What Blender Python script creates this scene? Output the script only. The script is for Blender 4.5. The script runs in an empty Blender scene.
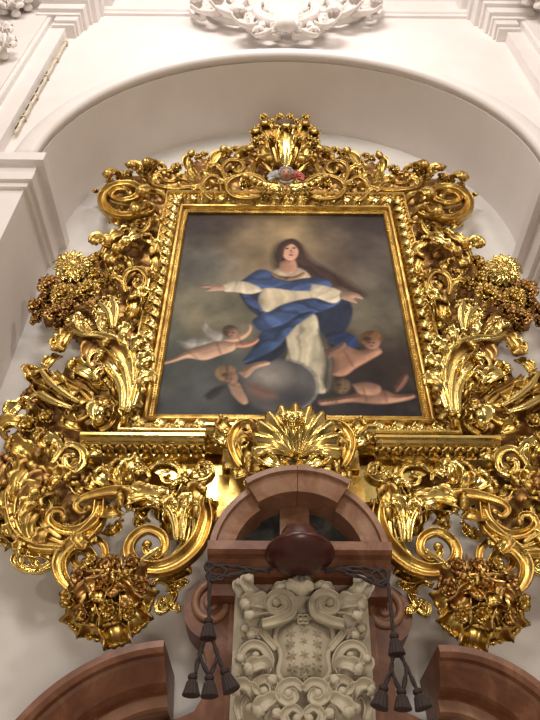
import bpy, math, random
import numpy as np
from mathutils import Vector, Matrix

random.seed(7); rng = np.random.RandomState(11)
C = bpy.context.scene.collection
SC = bpy.context.scene
PI = math.pi

# ------------------------------------------------------------------ camera
F, VX, VY = 660.0, 276.0, -336.0
TH = math.atan(F / math.hypot(VX - 270, 360 - VY)); RO = math.atan2(VX - 270, 360 - VY)
D0, CZ = 3.5, 1.6                      # camera stands 3.5 m from the niche's back wall, lens at 1.6 m
cd = bpy.data.cameras.new('camera'); cam = bpy.data.objects.new('camera', cd); C.objects.link(cam)
cam.location = (0, -D0, CZ)
cd.sensor_fit = 'VERTICAL'; cd.sensor_height = 36; cd.lens = F / 720 * 36
cam.rotation_mode = 'XYZ'
cam.rotation_euler = (Matrix.Rotation(PI / 2 + TH, 3, 'X') @ Matrix.Rotation(RO, 3, 'Z')).to_euler()
SC.camera = cam

def P(px, py, y=0.0):
    """point of the place seen at (px,py) lying on the vertical plane y"""
    u, v = px - 270, 360 - py
    c, s = math.cos(RO), math.sin(RO)
    a, b = u * c - v * s, u * s + v * c
    X, Y, Z = a, F * math.cos(TH) - b * math.sin(TH), F * math.sin(TH) + b * math.cos(TH)
    k = (D0 + y) / Y
    return np.array([X * k, y, CZ + Z * k])

# ------------------------------------------------------------------ light
SC.view_settings.view_transform = 'Standard'; SC.view_settings.look = 'None'
SC.view_settings.gamma = 1; SC.view_settings.use_curve_mapping = False
SC.view_settings.exposure = 0.1
w = bpy.data.worlds.new('world'); SC.world = w; w.use_nodes = True
wt = w.node_tree; wc = wt.nodes.new('ShaderNodeTexCoord'); wx = wt.nodes.new('ShaderNodeSeparateXYZ'); wr = wt.nodes.new('ShaderNodeValToRGB')
wt.links.new(wc.outputs['Generated'], wx.inputs[0]); wm = wt.nodes.new('ShaderNodeMapRange'); wm.inputs[1].default_value = -1; wm.inputs[2].default_value = 1
wt.links.new(wx.outputs['Z'], wm.inputs[0]); wt.links.new(wm.outputs[0], wr.inputs[0])      # dim floor and pews below, pale vault above
e_ = wr.color_ramp.elements; e_[0].position = .35; e_[0].color = (.15, .115, .085, 1); e_[1].position = .80; e_[1].color = (1.0, .88, .76, 1)
k_ = e_.new(.56); k_.color = (.40, .32, .25, 1)
wt.links.new(wr.outputs[0], wt.nodes['Background'].inputs[0]); wt.nodes['Background'].inputs[1].default_value = 0.42

def area(name, loc, target, sx, sy, power, col):
    l = bpy.data.lights.new(name, 'AREA'); l.shape = 'RECTANGLE'; l.size = sx; l.size_y = sy
    l.energy = power; l.color = col
    o = bpy.data.objects.new(name, l); C.objects.link(o); o.location = loc
    o.rotation_euler = (Vector(target) - Vector(loc)).to_track_quat('-Z', 'Y').to_euler()
    return o
area('clerestory_window_light', (-1.5, -8.5, 9.5), (0, 0, 6.5), 3.0, 2.0, 350, (1.0, 0.92, 0.86))
area('nave_lamp', (3.2, -6.0, 6.0), (0.3, 0, 5.0), 0.6, 0.6, 90, (1.0, 0.86, 0.70))
area('nave_lamp', (-3.0, -5.0, 4.2), (0.0, 0, 5.4), 0.4, 0.4, 35, (1.0, 0.84, 0.66))
area('cornice_lamp', (0.0, -3.2, 9.2), (0, -0.7, 8.0), 4.0, 0.6, 70, (1.0, 0.92, 0.88))
area('added_uplight', (0.4, -4.6, 0.9), (0.1, -.3, 7.5), 1.0, 0.5, 45, (1.0, 0.86, 0.72))  # added fill from below, no known lamp: brightens arch soffit and gold undersides

# ------------------------------------------------------------------ materials
def mat(name):
    m = bpy.data.materials.new(name); m.use_nodes = True
    nt = m.node_tree; return m, nt, nt.nodes['Principled BSDF']
def noise(nt, scale, detail=4, rough=.55):
    tc = nt.nodes.new('ShaderNodeTexCoord'); n = nt.nodes.new('ShaderNodeTexNoise')
    n.inputs['Scale'].default_value = scale; n.inputs['Detail'].default_value = detail
    n.inputs['Roughness'].default_value = rough
    nt.links.new(tc.outputs['Object'], n.inputs['Vector']); return n
def ramp(nt, src, stops):
    r = nt.nodes.new('ShaderNodeValToRGB'); e = r.color_ramp.elements
    while len(e) < len(stops): e.new(.5)
    for k, (p, c) in enumerate(stops):
        e[k].position = p; e[k].color = (*c, 1) if len(c) == 3 else c
    nt.links.new(src, r.inputs[0]); return r
def bump(nt, b, src, strength, dist):
    n = nt.nodes.new('ShaderNodeBump'); n.inputs['Strength'].default_value = strength
    n.inputs['Distance'].default_value = dist
    nt.links.new(src, n.inputs['Height']); nt.links.new(n.outputs[0], b.inputs['Normal'])

def gold(name, c1, c2, rough=(.2, .45), bs=.35):
    m, nt, b = mat(name); b.inputs['Metallic'].default_value = 1
    n = noise(nt, 9, 6); r = ramp(nt, n.outputs[0], [(.36, c2), (.56, c1)])
    nt.links.new(r.outputs[0], b.inputs['Base Color'])
    q = ramp(nt, n.outputs[0], [(.35, (rough[1],) * 3), (.6, (rough[0],) * 3)])
    nt.links.new(q.outputs[0], b.inputs['Roughness'])
    n2 = noise(nt, 60, 3); bump(nt, b, n2.outputs[0], bs, .006); return m
GOLD = gold('aged_gilding', (.62, .43, .125), (.38, .22, .06), (.27, .45), .12)
GOLDB = gold('bright_gilding', (.80, .62, .23), (.58, .41, .13), (.18, .34), .1)
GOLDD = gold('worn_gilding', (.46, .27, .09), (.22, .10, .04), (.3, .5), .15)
def plaster(name, c1, c2, sc=2.5):
    m, nt, b = mat(name); n = noise(nt, sc, 5)
    r = ramp(nt, n.outputs[0], [(.3, c1), (.7, c2)]); nt.links.new(r.outputs[0], b.inputs['Base Color'])
    b.inputs['Roughness'].default_value = .8
    n2 = noise(nt, 35, 4); bump(nt, b, n2.outputs[0], .12, .01); return m
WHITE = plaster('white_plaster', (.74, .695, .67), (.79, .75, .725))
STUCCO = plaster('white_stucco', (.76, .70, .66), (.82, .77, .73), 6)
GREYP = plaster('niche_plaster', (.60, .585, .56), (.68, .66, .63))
STONE = plaster('pale_limestone', (.40, .355, .265), (.52, .47, .36), 8)
def marble(name, a, b_, c):
    m, nt, b = mat(name); n = noise(nt, 5, 8, .65)
    n.inputs['Distortion'].default_value = 1.2
    r = ramp(nt, n.outputs[0], [(.3, a), (.5, b_), (.72, c)])
    nt.links.new(r.outputs[0], b.inputs['Base Color']); b.inputs['Roughness'].default_value = .42
    n2 = noise(nt, 40, 4); bump(nt, b, n2.outputs[0], .15, .004); return m
MARBLE = marble('red_marble', (.085, .027, .012), (.16, .057, .025), (.27, .13, .07))
MARBLEP = marble('pale_red_marble', (.18, .078, .042), (.26, .13, .072), (.38, .235, .15))
MARBLED = marble('dark_green_marble', (.015, .018, .017), (.05, .055, .05), (.16, .16, .14))
def plain(name, col, rough, metal=0, ns=20, var=.25, bs=.2):
    m, nt, b = mat(name); n = noise(nt, ns, 4)
    r = ramp(nt, n.outputs[0], [(.3, tuple(x * (1 - var) for x in col)), (.7, tuple(min(1, x * (1 + var)) for x in col))])
    nt.links.new(r.outputs[0], b.inputs['Base Color']); b.inputs['Roughness'].default_value = rough
    b.inputs['Metallic'].default_value = metal; bump(nt, b, n.outputs[0], bs, .004); return m
HAT = plain('dark_red_lacquer', (.055, .010, .008), .3)
CORD = plain('dark_brown_cord', (.028, .016, .014), .75, ns=80)
SKIN = plain('painted_flesh', (.42, .22, .14), .4)
REDP = plain('red_paint', (.35, .05, .03), .4)
GREYW = plain('silvered_paint', (.33, .33, .30), .45)
DARK = plain('dark_paint', (.03, .018, .012), .5)
PIPE = plain('cream_pipe', (.62, .55, .42), .5)
FLOORM = plain('stone_floor', (.48, .42, .36), .5, ns=3)

# ------------------------------------------------------------------ mesh helpers
def tag(o, label=None, cat=None, group=None, kind=None):
    if label: o['label'] = label
    if cat: o['category'] = cat
    if group: o['group'] = group
    if kind: o['kind'] = kind
    return o
def wpos(o):
    v = Vector((0, 0, 0))
    while o: v = v + o.location; o = o.parent
    return v
class MB:
    def __init__(s): s.v = []; s.f = []; s.n = 0
    def add(s, v, f):
        v = np.asarray(v, float); s.v.append(v); s.f += [tuple(i + s.n for i in q) for q in f]; s.n += len(v); return s
    def arr(s): return np.concatenate(s.v)
    def build(s, name, m, parent=None, mirror=False, smooth=True, label=None):
        v = s.arr().copy(); f = s.f
        if mirror: v[:, 0] = 2 * XC - v[:, 0]; f = [q[::-1] for q in f]
        c = (v.max(0) + v.min(0)) / 2
        me = bpy.data.meshes.new(name); me.from_pydata((v - c).tolist(), [], f); me.validate()
        me.materials.append(m)
        if smooth: me.polygons.foreach_set('use_smooth', [True] * len(me.polygons))
        o = bpy.data.objects.new(name, me); C.objects.link(o)
        if parent: o.parent = parent; o.location = Vector(c) - wpos(parent)
        else: o.location = c
        if label: o['label'] = label
        return o
def empty(name, loc, label, cat, group=None):
    o = bpy.data.objects.new(name, None); C.objects.link(o); o.location = loc; o.empty_display_size = .1
    return tag(o, label, cat, group)

def catmull(pts, n):
    p = np.asarray(pts, float); 
    if len(p) == 2: t = np.linspace(0, 1, n)[:, None]; return p[0] * (1 - t) + p[1] * t
    p = np.vstack([2 * p[0] - p[1], p, 2 * p[-1] - p[-2]]); m = len(p) - 3
    seg = np.linalg.norm(np.diff(p[1:-1], axis=0), axis=1) + 1e-9
    cum = np.r_[0, np.cumsum(seg)]; out = []
    for s in np.linspace(0, cum[-1], n):
        i = min(np.searchsorted(cum, s, 'right') - 1, m - 1); t = (s - cum[i]) / seg[i]
        a, b, c, d = p[i:i + 4]
        out.append(.5 * (2 * b + (c - a) * t + (2 * a - 5 * b + 4 * c - d) * t * t + (3 * b - a - 3 * c + d) * t ** 3))
    return np.array(out)
def unit(v): return v / (np.linalg.norm(v, axis=-1, keepdims=True) + 1e-9)
O = np.array([0, -1.0, 0])

def frames(path, out=O):
    T = unit(np.gradient(path, axis=0)); N = unit(np.cross(np.broadcast_to(out, T.shape), T)); return T, N, unit(np.cross(T, N))
def gridf(nr, nc, off=0, flip=False):
    f = []
    for i in range(nr - 1):
        for j in range(nc - 1):
            a = off + i * nc + j; q = (a, a + 1, a + nc + 1, a + nc); f.append(q[::-1] if flip else q)
    return f
def shell(mb, front, back):
    """two (nr,nc,3) sheets stitched to a closed solid"""
    nr, nc = front.shape[:2]; n = nr * nc
    v = np.concatenate([front.reshape(-1, 3), back.reshape(-1, 3)])
    f = gridf(nr, nc, 0, True) + gridf(nr, nc, n)
    rim = [j for j in range(nc)] + [i * nc + nc - 1 for i in range(1, nr)] + [(nr - 1) * nc + j for j in range(nc - 2, -1, -1)] + [i * nc for i in range(nr - 2, 0, -1)]
    for k in range(len(rim)):
        a, b = rim[k], rim[(k + 1) % len(rim)]; f.append((a, b, b + n, a + n))
    mb.add(v, f)

def leaf(mb, path, W, lobes=5, cup=.3, tip=.3, lift=.25, out=O, th=.010, nr=28, nc=11, flute=.14, root=.35, sweep=.5, under=False):
    """an acanthus leaf carved along a 3-D spine: lobed edge, fluted blade, rolled tip"""
    path = np.asarray(path, float)
    p = catmull(path, nr); L = np.linalg.norm(np.diff(p, axis=0), axis=1).sum()
    T, N, B = frames(p, out)
    t = np.linspace(0, 1, nr)
    sl = np.linalg.norm(np.gradient(p, axis=0), axis=1) + 1e-9; kv = np.gradient(T, axis=0) / sl[:, None]
    ks = np.convolve(np.pad((kv * N).sum(1), 2, mode='edge'), np.ones(5) / 5, 'valid')      # signed bend: the inner edge stays narrow
    p = p + B * (lift * W * 1.6 * np.sin(PI * np.clip(t * 1.1, 0, 1)))[:, None]
    if tip > 0:                                     # roll the tip over
        k0 = int(nr * (1 - tip)); r = L * tip / (PI * 1.25); c0 = p[k0].copy(); T0 = T[k0].copy(); B0 = B[k0].copy(); N0 = N[k0].copy()
        for i in range(k0, nr):
            a = (t[i] - t[k0]) / (1 - t[k0]) * PI * 1.25
            p[i] = c0 + T0 * r * math.sin(a) + B0 * r * (1 - math.cos(a)) * (-1 if under else 1)
            N[i] = N0; T[i] = T0 * math.cos(a) + B0 * math.sin(a) * (-1 if under else 1); B[i] = np.cross(T[i], N[i])
    env = root + (1 - root) * np.sin(PI * np.clip(t * .82 + .05, 0, 1)) ** .8
    lob = .66 + .34 * np.abs(np.sin(PI * lobes * t)) ** .55
    w = W * env * lob; w[-1] *= .35
    s = np.linspace(-1, 1, nc)
    S, TT = np.meshgrid(s, t)
    ph = lobes * TT - .55 * np.abs(S) + .25
    aS = np.abs(S); lf = ((lob - .66) / .34)[:, None]
    h = W * (cup * aS ** 2 * 1.2 + .20 * np.exp(-(S / .2) ** 2) + flute * .5 * np.cos(2 * PI * ph) * aS ** 2 + .45 * aS ** 3 * (lf - .4))
    S = S / (1 + np.clip(S * w[:, None] * ks[:, None] * 1.15, 0, 8))
    fr = p[:, None] + N[:, None] * (S * w[:, None])[..., None] + B[:, None] * (h * env[:, None])[..., None] \
        + T[:, None] * (sweep * W * np.abs(S) ** 1.5 * env[:, None] * .5)[..., None]
    bk = fr - B[:, None] * (th + 0 * S)[..., None]
    shell(mb, fr, bk); return mb

CHAN = [(-1, -.2), (-1.02, .35), (-.92, .8), (-.78, .92), (-.62, .75), (-.4, .38), (0, .2), (.4, .38), (.62, .75), (.78, .92), (.92, .8), (1.02, .35), (1, -.2), (.5, -.45), (-.5, -.45)]
RND = [(math.cos(a), .9 * math.sin(a)) for a in np.linspace(PI, -PI, 11)[:-1]]
RIB = [(-1, -.3), (-1, .2), (-.7, .5), (-.45, .35), (-.25, .65), (0, .95), (.25, .65), (.45, .35), (.7, .5), (1, .2), (1, -.3)]
def sweepm(mb, path, w, prof=CHAN, hs=1.0, out=O, n=None):
    path = np.asarray(path, float)
    if n: path = catmull(path, n)
    T, N, B = frames(path, out)
    w = np.broadcast_to(np.asarray(w, float), (len(path),)) if np.ndim(w) == 0 or len(np.atleast_1d(w)) == len(path) else np.interp(np.linspace(0, 1, len(path)), np.linspace(0, 1, len(w)), w)
    pr = np.array(prof); k = len(pr)
    v = path[:, None] + N[:, None] * (pr[None, :, 0] * w[:, None])[..., None] + B[:, None] * (pr[None, :, 1] * w[:, None] * hs)[..., None]
    f = []
    for i in range(len(path) - 1):
        for j in range(k):
            a, b = i * k + j, i * k + (j + 1) % k; f.append((a, a + k, b + k, b))
    f.append(tuple(range(k))); f.append(tuple(range((len(path) - 1) * k, len(path) * k))[::-1])
    mb.add(v.reshape(-1, 3), f); return mb
def dome(mb, c, r, out=O, h=.7, nu=10, nv=5, squash=(1, 1)):
    out = unit(np.array(out, float)); up = np.array([0, 0, 1.0]) if abs(out[2]) < .9 else np.array([0, 1.0, 0])
    A = unit(np.cross(up, out)); Bv = np.cross(out, A)
    v = []; f = []
    for i in range(nv):
        a = -0.35 + (PI / 2 + .35) * i / nv
        for j in range(nu):
            b = 2 * PI * j / nu
            v.append(c + r * math.cos(a) * (A * math.cos(b) * squash[0] + Bv * math.sin(b) * squash[1]) + out * r * h * math.sin(a))
    v.append(c + out * r * h)
    for i in range(nv - 1):
        for j in range(nu): f.append((i * nu + j, i * nu + (j + 1) % nu, (i + 1) * nu + (j + 1) % nu, (i + 1) * nu + j))
    for j in range(nu): f.append(((nv - 1) * nu + j, (nv - 1) * nu + (j + 1) % nu, nv * nu))
    f.append(tuple(range(nu))[::-1]); mb.add(v, f); return mb
def ellips(mb, c, rx, ry, rz, nu=16, nv=10, R=None):
    v = []; f = []
    for i in range(nv + 1):
        a = -PI / 2 + PI * i / nv
        for j in range(nu):
            b = 2 * PI * j / nu; v.append((rx * math.cos(a) * math.cos(b), ry * math.cos(a) * math.sin(b), rz * math.sin(a)))
    for i in range(nv):
        for j in range(nu): f.append((i * nu + j, i * nu + (j + 1) % nu, (i + 1) * nu + (j + 1) % nu, (i + 1) * nu + j))
    v = np.array(v)
    if R is not None: v = v @ np.array(R).T
    mb.add(v + np.array(c), f); return mb
def box(mb, a, b):
    x0, y0, z0 = a; x1, y1, z1 = b
    mb.add([(x0, y0, z0), (x1, y0, z0), (x1, y1, z0), (x0, y1, z0), (x0, y0, z1), (x1, y0, z1), (x1, y1, z1), (x0, y1, z1)],
           [(0, 3, 2, 1), (4, 5, 6, 7), (0, 1, 5, 4), (1, 2, 6, 5), (2, 3, 7, 6), (3, 0, 4, 7)]); return mb
def extr(mb, prof, x0, x1):
    """profile [(y,z)...] extruded along x"""
    k = len(prof); v = [(x0, y, z) for y, z in prof] + [(x1, y, z) for y, z in prof]
    f = [(i, (i + 1) % k, (i + 1) % k + k, i + k) for i in range(k)] + [tuple(range(k))[::-1], tuple(range(k, 2 * k))]
    mb.add(v, f); return mb
def prism(mb, poly, y0, y1):
    """polygon [(x,z)...] given depth from y0 (front) to y1 (back)"""
    k = len(poly); v = [(x, y0, z) for x, z in poly] + [(x, y1, z) for x, z in poly]
    f = [tuple(range(k)), tuple(range(k, 2 * k))[::-1]] + [(i, i + k, (i + 1) % k + k, (i + 1) % k) for i in range(k)]
    mb.add(v, f); return mb

# centre line of the altar frame
pt = [P(187, 213, -.10), P(384, 216, -.10), P(424, 420, -.10), P(154, 418, -.10)]
XC = float(np.mean([p[0] for p in pt])); PW = float((pt[2][0] - pt[3][0] + pt[1][0] - pt[0][0]) / 4)
PZ1 = float((pt[0][2] + pt[1][2]) / 2); PZ0 = float((pt[2][2] + pt[3][2]) / 2)
print('XC', XC, 'PW', PW, 'PZ', PZ0, PZ1)

# ------------------------------------------------------------------ the setting
YF = -.74
JL = P(48, 265, 0)[0]; JR = 2 * .14 - JL; JX = (JL + JR) / 2; RA = (JR - JL) / 2
ZS = P(42, 165, YF)[2]; ZTOP = ZS + RA
print('jambs', JL, JR, 'spring', ZS, 'apex', ZTOP)
def archpts(r, n=48): return [(JX - r * math.cos(a), ZS + r * math.sin(a)) for a in np.linspace(0, PI, n)]
H = 11.5
mb = MB(); ap = [(JL, 0)] + archpts(RA) + [(JR, 0)]
outr = []
for (x, z) in ap:
    if z <= ZS: outr.append((JX - 6.15 if x < JX else JX + 6.15, z)); continue
    a = math.atan2(z - ZS, x - JX); dx, dz = math.cos(a), math.sin(a)
    k = 6.15 / max(abs(dx), abs(dz) * 6.15 / (H - ZS), 1e-6); outr.append((JX + dx * k, ZS + dz * k))
n = len(ap)
v = [(x, YF, z) for x, z in ap] + [(x, YF, z) for x, z in outr]
mb.add(v, [(i, i + 1, n + i + 1, n + i) for i in range(n - 1)])
tag(mb.build('wall_front', WHITE, smooth=False), kind='structure')
mb = MB(); v = [(x, YF, z) for x, z in ap] + [(x, .0, z) for x, z in ap]
mb.add(v, [(i, n + i, n + i + 1, i + 1) for i in range(n - 1)])
o = mb.build('wall_niche_reveal', WHITE); tag(o, kind='structure')
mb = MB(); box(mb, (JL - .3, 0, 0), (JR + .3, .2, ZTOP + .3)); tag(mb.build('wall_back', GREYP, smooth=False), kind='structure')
mb = MB(); box(mb, (-6, -9, -.1), (6.3, .2, 0)); tag(mb.build('floor', FLOORM, smooth=False), kind='structure')
mb = MB(); box(mb, (-6, -3.2, H), (6.3, .2, H + .2)); tag(mb.build('ceiling', WHITE, smooth=False), kind='structure')

# archivolt round the arch
mb = MB(); pa = np.array([(x, YF, z) for x, z in archpts(RA + .10, 72)])
sweepm(mb, pa, .10, [(-1, .9), (-.95, .05), (1.0, 0.0), (1.05, .3), (.9, .55), (.5, .75), (0, .85), (-.5, .92)][::-1], 1.0)
tag(mb.build('trim_1', WHITE), kind='structure')
# impost mouldings, wrapping the pier and running back along each jamb
zi = P(20, 190, YF)[2]
def impost(xj, s, dz=0):
    mb = MB(); hgt = ZS - zi; zi_ = zi + dz
    for (pz0, pz1, pj) in ((.0, .16, .03), (.16, .42, .06), (.42, .70, .05), (.70, 1.0, .11)):
        x0, x1 = sorted((xj + s * pj * 1.0, xj - s * .6)); box(mb, (x0, YF - pj, zi_ + hgt * pz0), (x1, -.002, zi_ + hgt * pz1))
    return mb
tag(impost(JL, 1).build('trim_2', WHITE, smooth=False), kind='structure')
tag(impost(JR, -1, -.22).build('trim_3', WHITE, smooth=False), kind='structure')

# pilasters left and right of the arch
xl = P(30, 105, YF)[0]; xr = P(522, 70, YF)[0]
def pilaster(x, s, name):
    mb = MB(); a, b = sorted((x, x + s * 1.6)); box(mb, (a, YF - .10, 0), (b, YF + .01, 10.8))
    a, b = sorted((x + s * .17, x + s * 1.3)); box(mb, (a, YF - .15, 0), (b, YF - .09, 10.8))
    a, b = sorted((x + s * .21, x + s * 1.3)); box(mb, (a, YF - .17, 0), (b, YF - .14, 10.8))
    return tag(mb.build(name, WHITE, smooth=False), kind='structure')
pilaster(xl, -1, 'trim_4'); pilaster(xr, 1, 'trim_5')
# stepped pilaster capitals and entablature
zc = P(85, 27, YF - .15)[2]; ze = P(300, 12, YF - .06)[2]
print('capital z', zc, 'entab', ze, 'xl', xl, 'xr', xr)
def capital(x, s, name):
    mb = MB()
    for dz, pj, wd in ((0, .03, .14), (.05, .06, .12), (.16, .08, .34), (.22, .12, .32), (.36, .16, .6), (.44, .22, .58), (.62, .26, 1.6), (.75, .34, 1.6)):
        a, b = sorted((x - s * (pj * .8 + .07), x + s * wd)); dz += .10; box(mb, (a, YF - .10 - pj, zc + dz), (b, YF, zc + dz + 1.2))
    return tag(mb.build(name, WHITE, smooth=False), kind='structure')
capital(xl, -1, 'trim_6'); capital(xr, 1, 'trim_7')
mb = MB(); e = YF
extr(mb, [(e, ze), (e - .03, ze), (e - .035, ze + .04), (e - .06, ze + .05), (e - .07, ze + .10), (e - .04, ze + .13), (e - .05, ze + .4), (e - .16, ze + .46), (e - .2, ze + .6), (e, ze + .7)], xl - .1, xr + .1)
tag(mb.build('trim_8', WHITE, smooth=False), kind='structure')

# ------------------------------------------------------------------ painting
def make_painting():
    NX, NZ = 300, 400
    xs = np.linspace(XC - PW, XC + PW, NX); zs = np.linspace(PZ1, PZ0, NZ)
    U, V = np.meshgrid(np.linspace(0, 1, NX), np.linspace(0, 1, NZ))
    def q(pts):                                      # points of the composition -> canvas u,v
        r = []
        for x, y in pts:
            p = P(x, y, -.10); r.append(((p[0] - (XC - PW)) / (2 * PW), (PZ1 - p[2]) / (PZ1 - PZ0)))
        return np.array(r)
    def sr(c): c = np.array(c, float) / 255; return np.where(c <= .04045, c / 12.92, ((c + .055) / 1.055) ** 2.4)
    def vn(sc, seed, oct=4):
        r = np.random.RandomState(seed); out = np.zeros_like(U); amp = 1; tot = 0
        for k in range(oct):
            g = r.rand(int(sc * 1.4) + 3, int(sc) + 3); x = U * sc; y = V * sc * 1.3; xi = x.astype(int); yi = y.astype(int); fx = x - xi; fy = y - yi
            fx = fx * fx * (3 - 2 * fx); fy = fy * fy * (3 - 2 * fy)
            out += amp * (g[yi, xi] * (1 - fx) * (1 - fy) + g[yi, xi + 1] * fx * (1 - fy) + g[yi + 1, xi] * (1 - fx) * fy + g[yi + 1, xi + 1] * fx * fy)
            tot += amp; amp *= .5; sc *= 2
        return out / tot
    img = np.zeros((NZ, NX, 3))
    # background: brown dusk, golden glory, grey clouds, slate below
    anch = [((190, 220), (72, 62, 62)), ((230, 218), (84, 72, 66)), ((255, 240), (122, 106, 82)), ((288, 228), (140, 120, 88)), ((320, 235), (118, 104, 86)), ((350, 225), (82, 70, 66)),
            ((380, 225), (66, 56, 56)), ((370, 255), (84, 74, 70)), ((200, 262), (92, 90, 84)), ((185, 300), (108, 104, 86)), ((225, 300), (112, 108, 88)), ((175, 330), (100, 102, 92)), ((200, 320), (120, 112, 90)),
            ((165, 375), (88, 92, 90)), ((160, 410), (62, 66, 72)), ((220, 410), (58, 62, 68)), ((210, 375), (80, 84, 84)), ((375, 300), (92, 86, 74)), ((370, 325), (110, 102, 84)), ((395, 320), (100, 94, 80)), ((395, 350), (74, 62, 56)),
            ((380, 360), (56, 42, 38)), ((410, 400), (48, 42, 46)), ((360, 412), (52, 46, 50)), ((300, 412), (58, 56, 60)), ((340, 350), (48, 40, 42)), ((270, 260), (128, 110, 84)), ((330, 262), (90, 76, 64))]
    A = q([a[0] for a in anch]); cc = np.array([sr(a[1]) for a in anch])
    Un = U + (vn(5, 3) - .5) * .12; Vn = V + (vn(5, 4) - .5) * .12
    W = [1 / (((Un - a[0]) ** 2 + ((Vn - a[1]) * 1.3) ** 2) ** 1.6 + 2e-4) for a in A]; ws = sum(W)
    for k in range(len(A)): img += (W[k] / ws)[..., None] * cc[k]
    img *= (1 + 1.1 * (vn(6, 9, 5) - .5))[..., None]
    img *= (1 + .55 * (vn(13, 33, 4) - .5))[..., None]; cl = vn(4, 21, 5); img += (np.clip(cl - .5, 0, 1) * .9)[..., None] * np.array([.16, .15, .12])
    def sdf(poly):
        x, y = U, V * 1.3; p = poly.copy(); p[:, 1] *= 1.3
        d = np.full(U.shape, 1e9); ins = np.zeros(U.shape, bool)
        for i in range(len(p)):
            a, b = p[i - 1], p[i]; e = b - a; wx, wy = x - a[0], y - a[1]
            t = np.clip((wx * e[0] + wy * e[1]) / (e @ e + 1e-12), 0, 1)
            d = np.minimum(d, np.hypot(wx - e[0] * t, wy - e[1] * t))
            c = ((a[1] <= y) != (b[1] <= y)) & (x < (b[0] - a[0]) * (y - a[1]) / (b[1] - a[1] + 1e-12) + a[0]); ins ^= c
        return np.where(ins, -d, d)
    def sh(pts, col, soft=.006, lit=(-.6, -.8), form=.5, fold=0, fa=30, seed=1, smooth=True, alpha=1):
        """a painted form: rounded towards its lighter edge, with drapery folds"""
        nonlocal img
        p = np.array(pts, float)
        if smooth and len(p) > 3: p = catmull(np.vstack([p, p[:1]]), len(p) * 5)[:-1]
        d = sdf(q(p)); a = np.clip(.5 - d / (2 * soft), 0, 1) * alpha
        gy, gx = np.gradient(np.minimum(-d, .035)); g = np.hypot(gx, gy) + 1e-6
        dirv = -(gx * lit[0] + gy * lit[1]) / g * np.clip(1 - (-d) / .035, 0, 1)
        s = 1 - form * .8 * dirv * 1.0
        if fold: ang = math.radians(fa); ph = (U * math.cos(ang) + V * math.sin(ang)) * 90 + vn(6, seed) * 14; s *= 1 + fold * np.sin(ph) + fold * .5 * np.sin(ph * 2.3 + 1)
        s *= 1 + .9 * (vn(9, seed + 5 + int(pts[0][0])) - .5)
        img = img * (1 - a[..., None]) + (sr(col) * np.clip(s, .15, 1.9)[..., None]) * a[..., None]
    def el(cx, cy, rx, ry, col, rot=0, **k):
        t = np.linspace(0, 2 * PI, 15)[:-1]; c, s = math.cos(math.radians(rot)), math.sin(math.radians(rot))
        sh([(cx + rx * math.cos(a) * c - ry * math.sin(a) * s, cy + rx * math.cos(a) * s + ry * math.sin(a) * c) for a in t], col, **k)
    sk = (158, 128, 108); skd = (128, 98, 84)
    # glory round the head
    c0 = q([(290, 248)])[0]; g = np.exp(-(((U - c0[0]) / .17) ** 2 + ((V - c0[1]) / .10) ** 2)); img = img * (1 - .35 * g[..., None]) + sr((165, 140, 100)) * .35 * g[..., None]
    # streaming hair
    sh([(274, 268), (272, 256), (277, 245), (290, 240), (302, 246), (312, 260), (330, 270), (350, 282), (366, 296), (345, 290), (325, 286), (305, 276)], (70, 46, 36), soft=.02, fold=.3, fa=-50)
    # mantle behind
    sh([(236, 286), (262, 288), (300, 292), (340, 296), (352, 306), (350, 322), (338, 338), (322, 340), (300, 330), (262, 318), (245, 304)], (38, 48, 72), fold=.25, fa=60)
    # gown
    sh([(264, 284), (290, 280), (318, 284), (318, 302), (300, 312), (264, 312), (258, 300)], (170, 158, 134), fold=.10, fa=10, seed=3)
    sh([(268, 276), (280, 268), (300, 268), (310, 278), (290, 284)], (176, 160, 138), fold=.08)
    sh([(290, 322), (314, 314), (320, 335), (330, 362), (326, 392), (305, 388), (284, 372), (288, 350), (284, 336)], (168, 160, 138), fold=.16, fa=8, seed=5)
    sh([(318, 330), (326, 340), (334, 365), (330, 390), (322, 385), (324, 360)], (96, 90, 80), soft=.012)
    sh([(262, 368), (285, 366), (308, 374), (316, 386), (290, 380), (266, 378)], (172, 168, 156), fold=.12, soft=.01)
    # globe
    el(280, 386, 38, 27, (92, 90, 90), soft=.012, form=.4)
    el(268, 376, 18, 11, (134, 128, 122), soft=.05, form=0); el(297, 400, 14, 9, (58, 58, 66), soft=.05, form=0)
    for k in range(40):
        a = -1.2 + 2.2 * k / 39; el(280 + 38 * math.cos(a), 386 + 27 * math.sin(a), 1.2, .9, (136, 134, 130), soft=.006, form=0, smooth=False, alpha=.6)
    # blue mantle
    sh([(238, 283), (258, 270), (272, 272), (285, 280), (305, 278), (324, 278), (332, 286), (318, 290), (296, 291), (270, 288), (246, 290)], (60, 80, 122), fold=.24, fa=75, seed=7, form=.6)
    sh([(242, 293), (256, 300), (266, 312), (284, 304), (312, 298), (340, 300), (330, 308), (306, 316), (286, 326), (266, 334), (252, 322), (262, 312), (248, 304)], (58, 78, 120), fold=.26, fa=100, seed=8, form=.7)
    sh([(242, 362), (254, 346), (262, 332), (284, 324), (300, 314), (314, 312), (296, 326), (284, 340), (272, 352), (262, 360)], (50, 70, 108), fold=.30, fa=65, seed=9, form=.7)
    sh([(244, 364), (262, 356), (280, 346), (286, 338), (284, 352), (270, 362), (254, 366)], (34, 44, 70), fold=.2)
    sh([(330, 342), (342, 332), (354, 336), (358, 346), (344, 350)], (42, 60, 104), fold=.2)
    # sleeves, hands, head
    sh([(222, 284), (236, 281), (250, 283), (262, 290), (250, 294), (236, 292), (224, 291)], (178, 168, 146), fold=.12)
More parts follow.
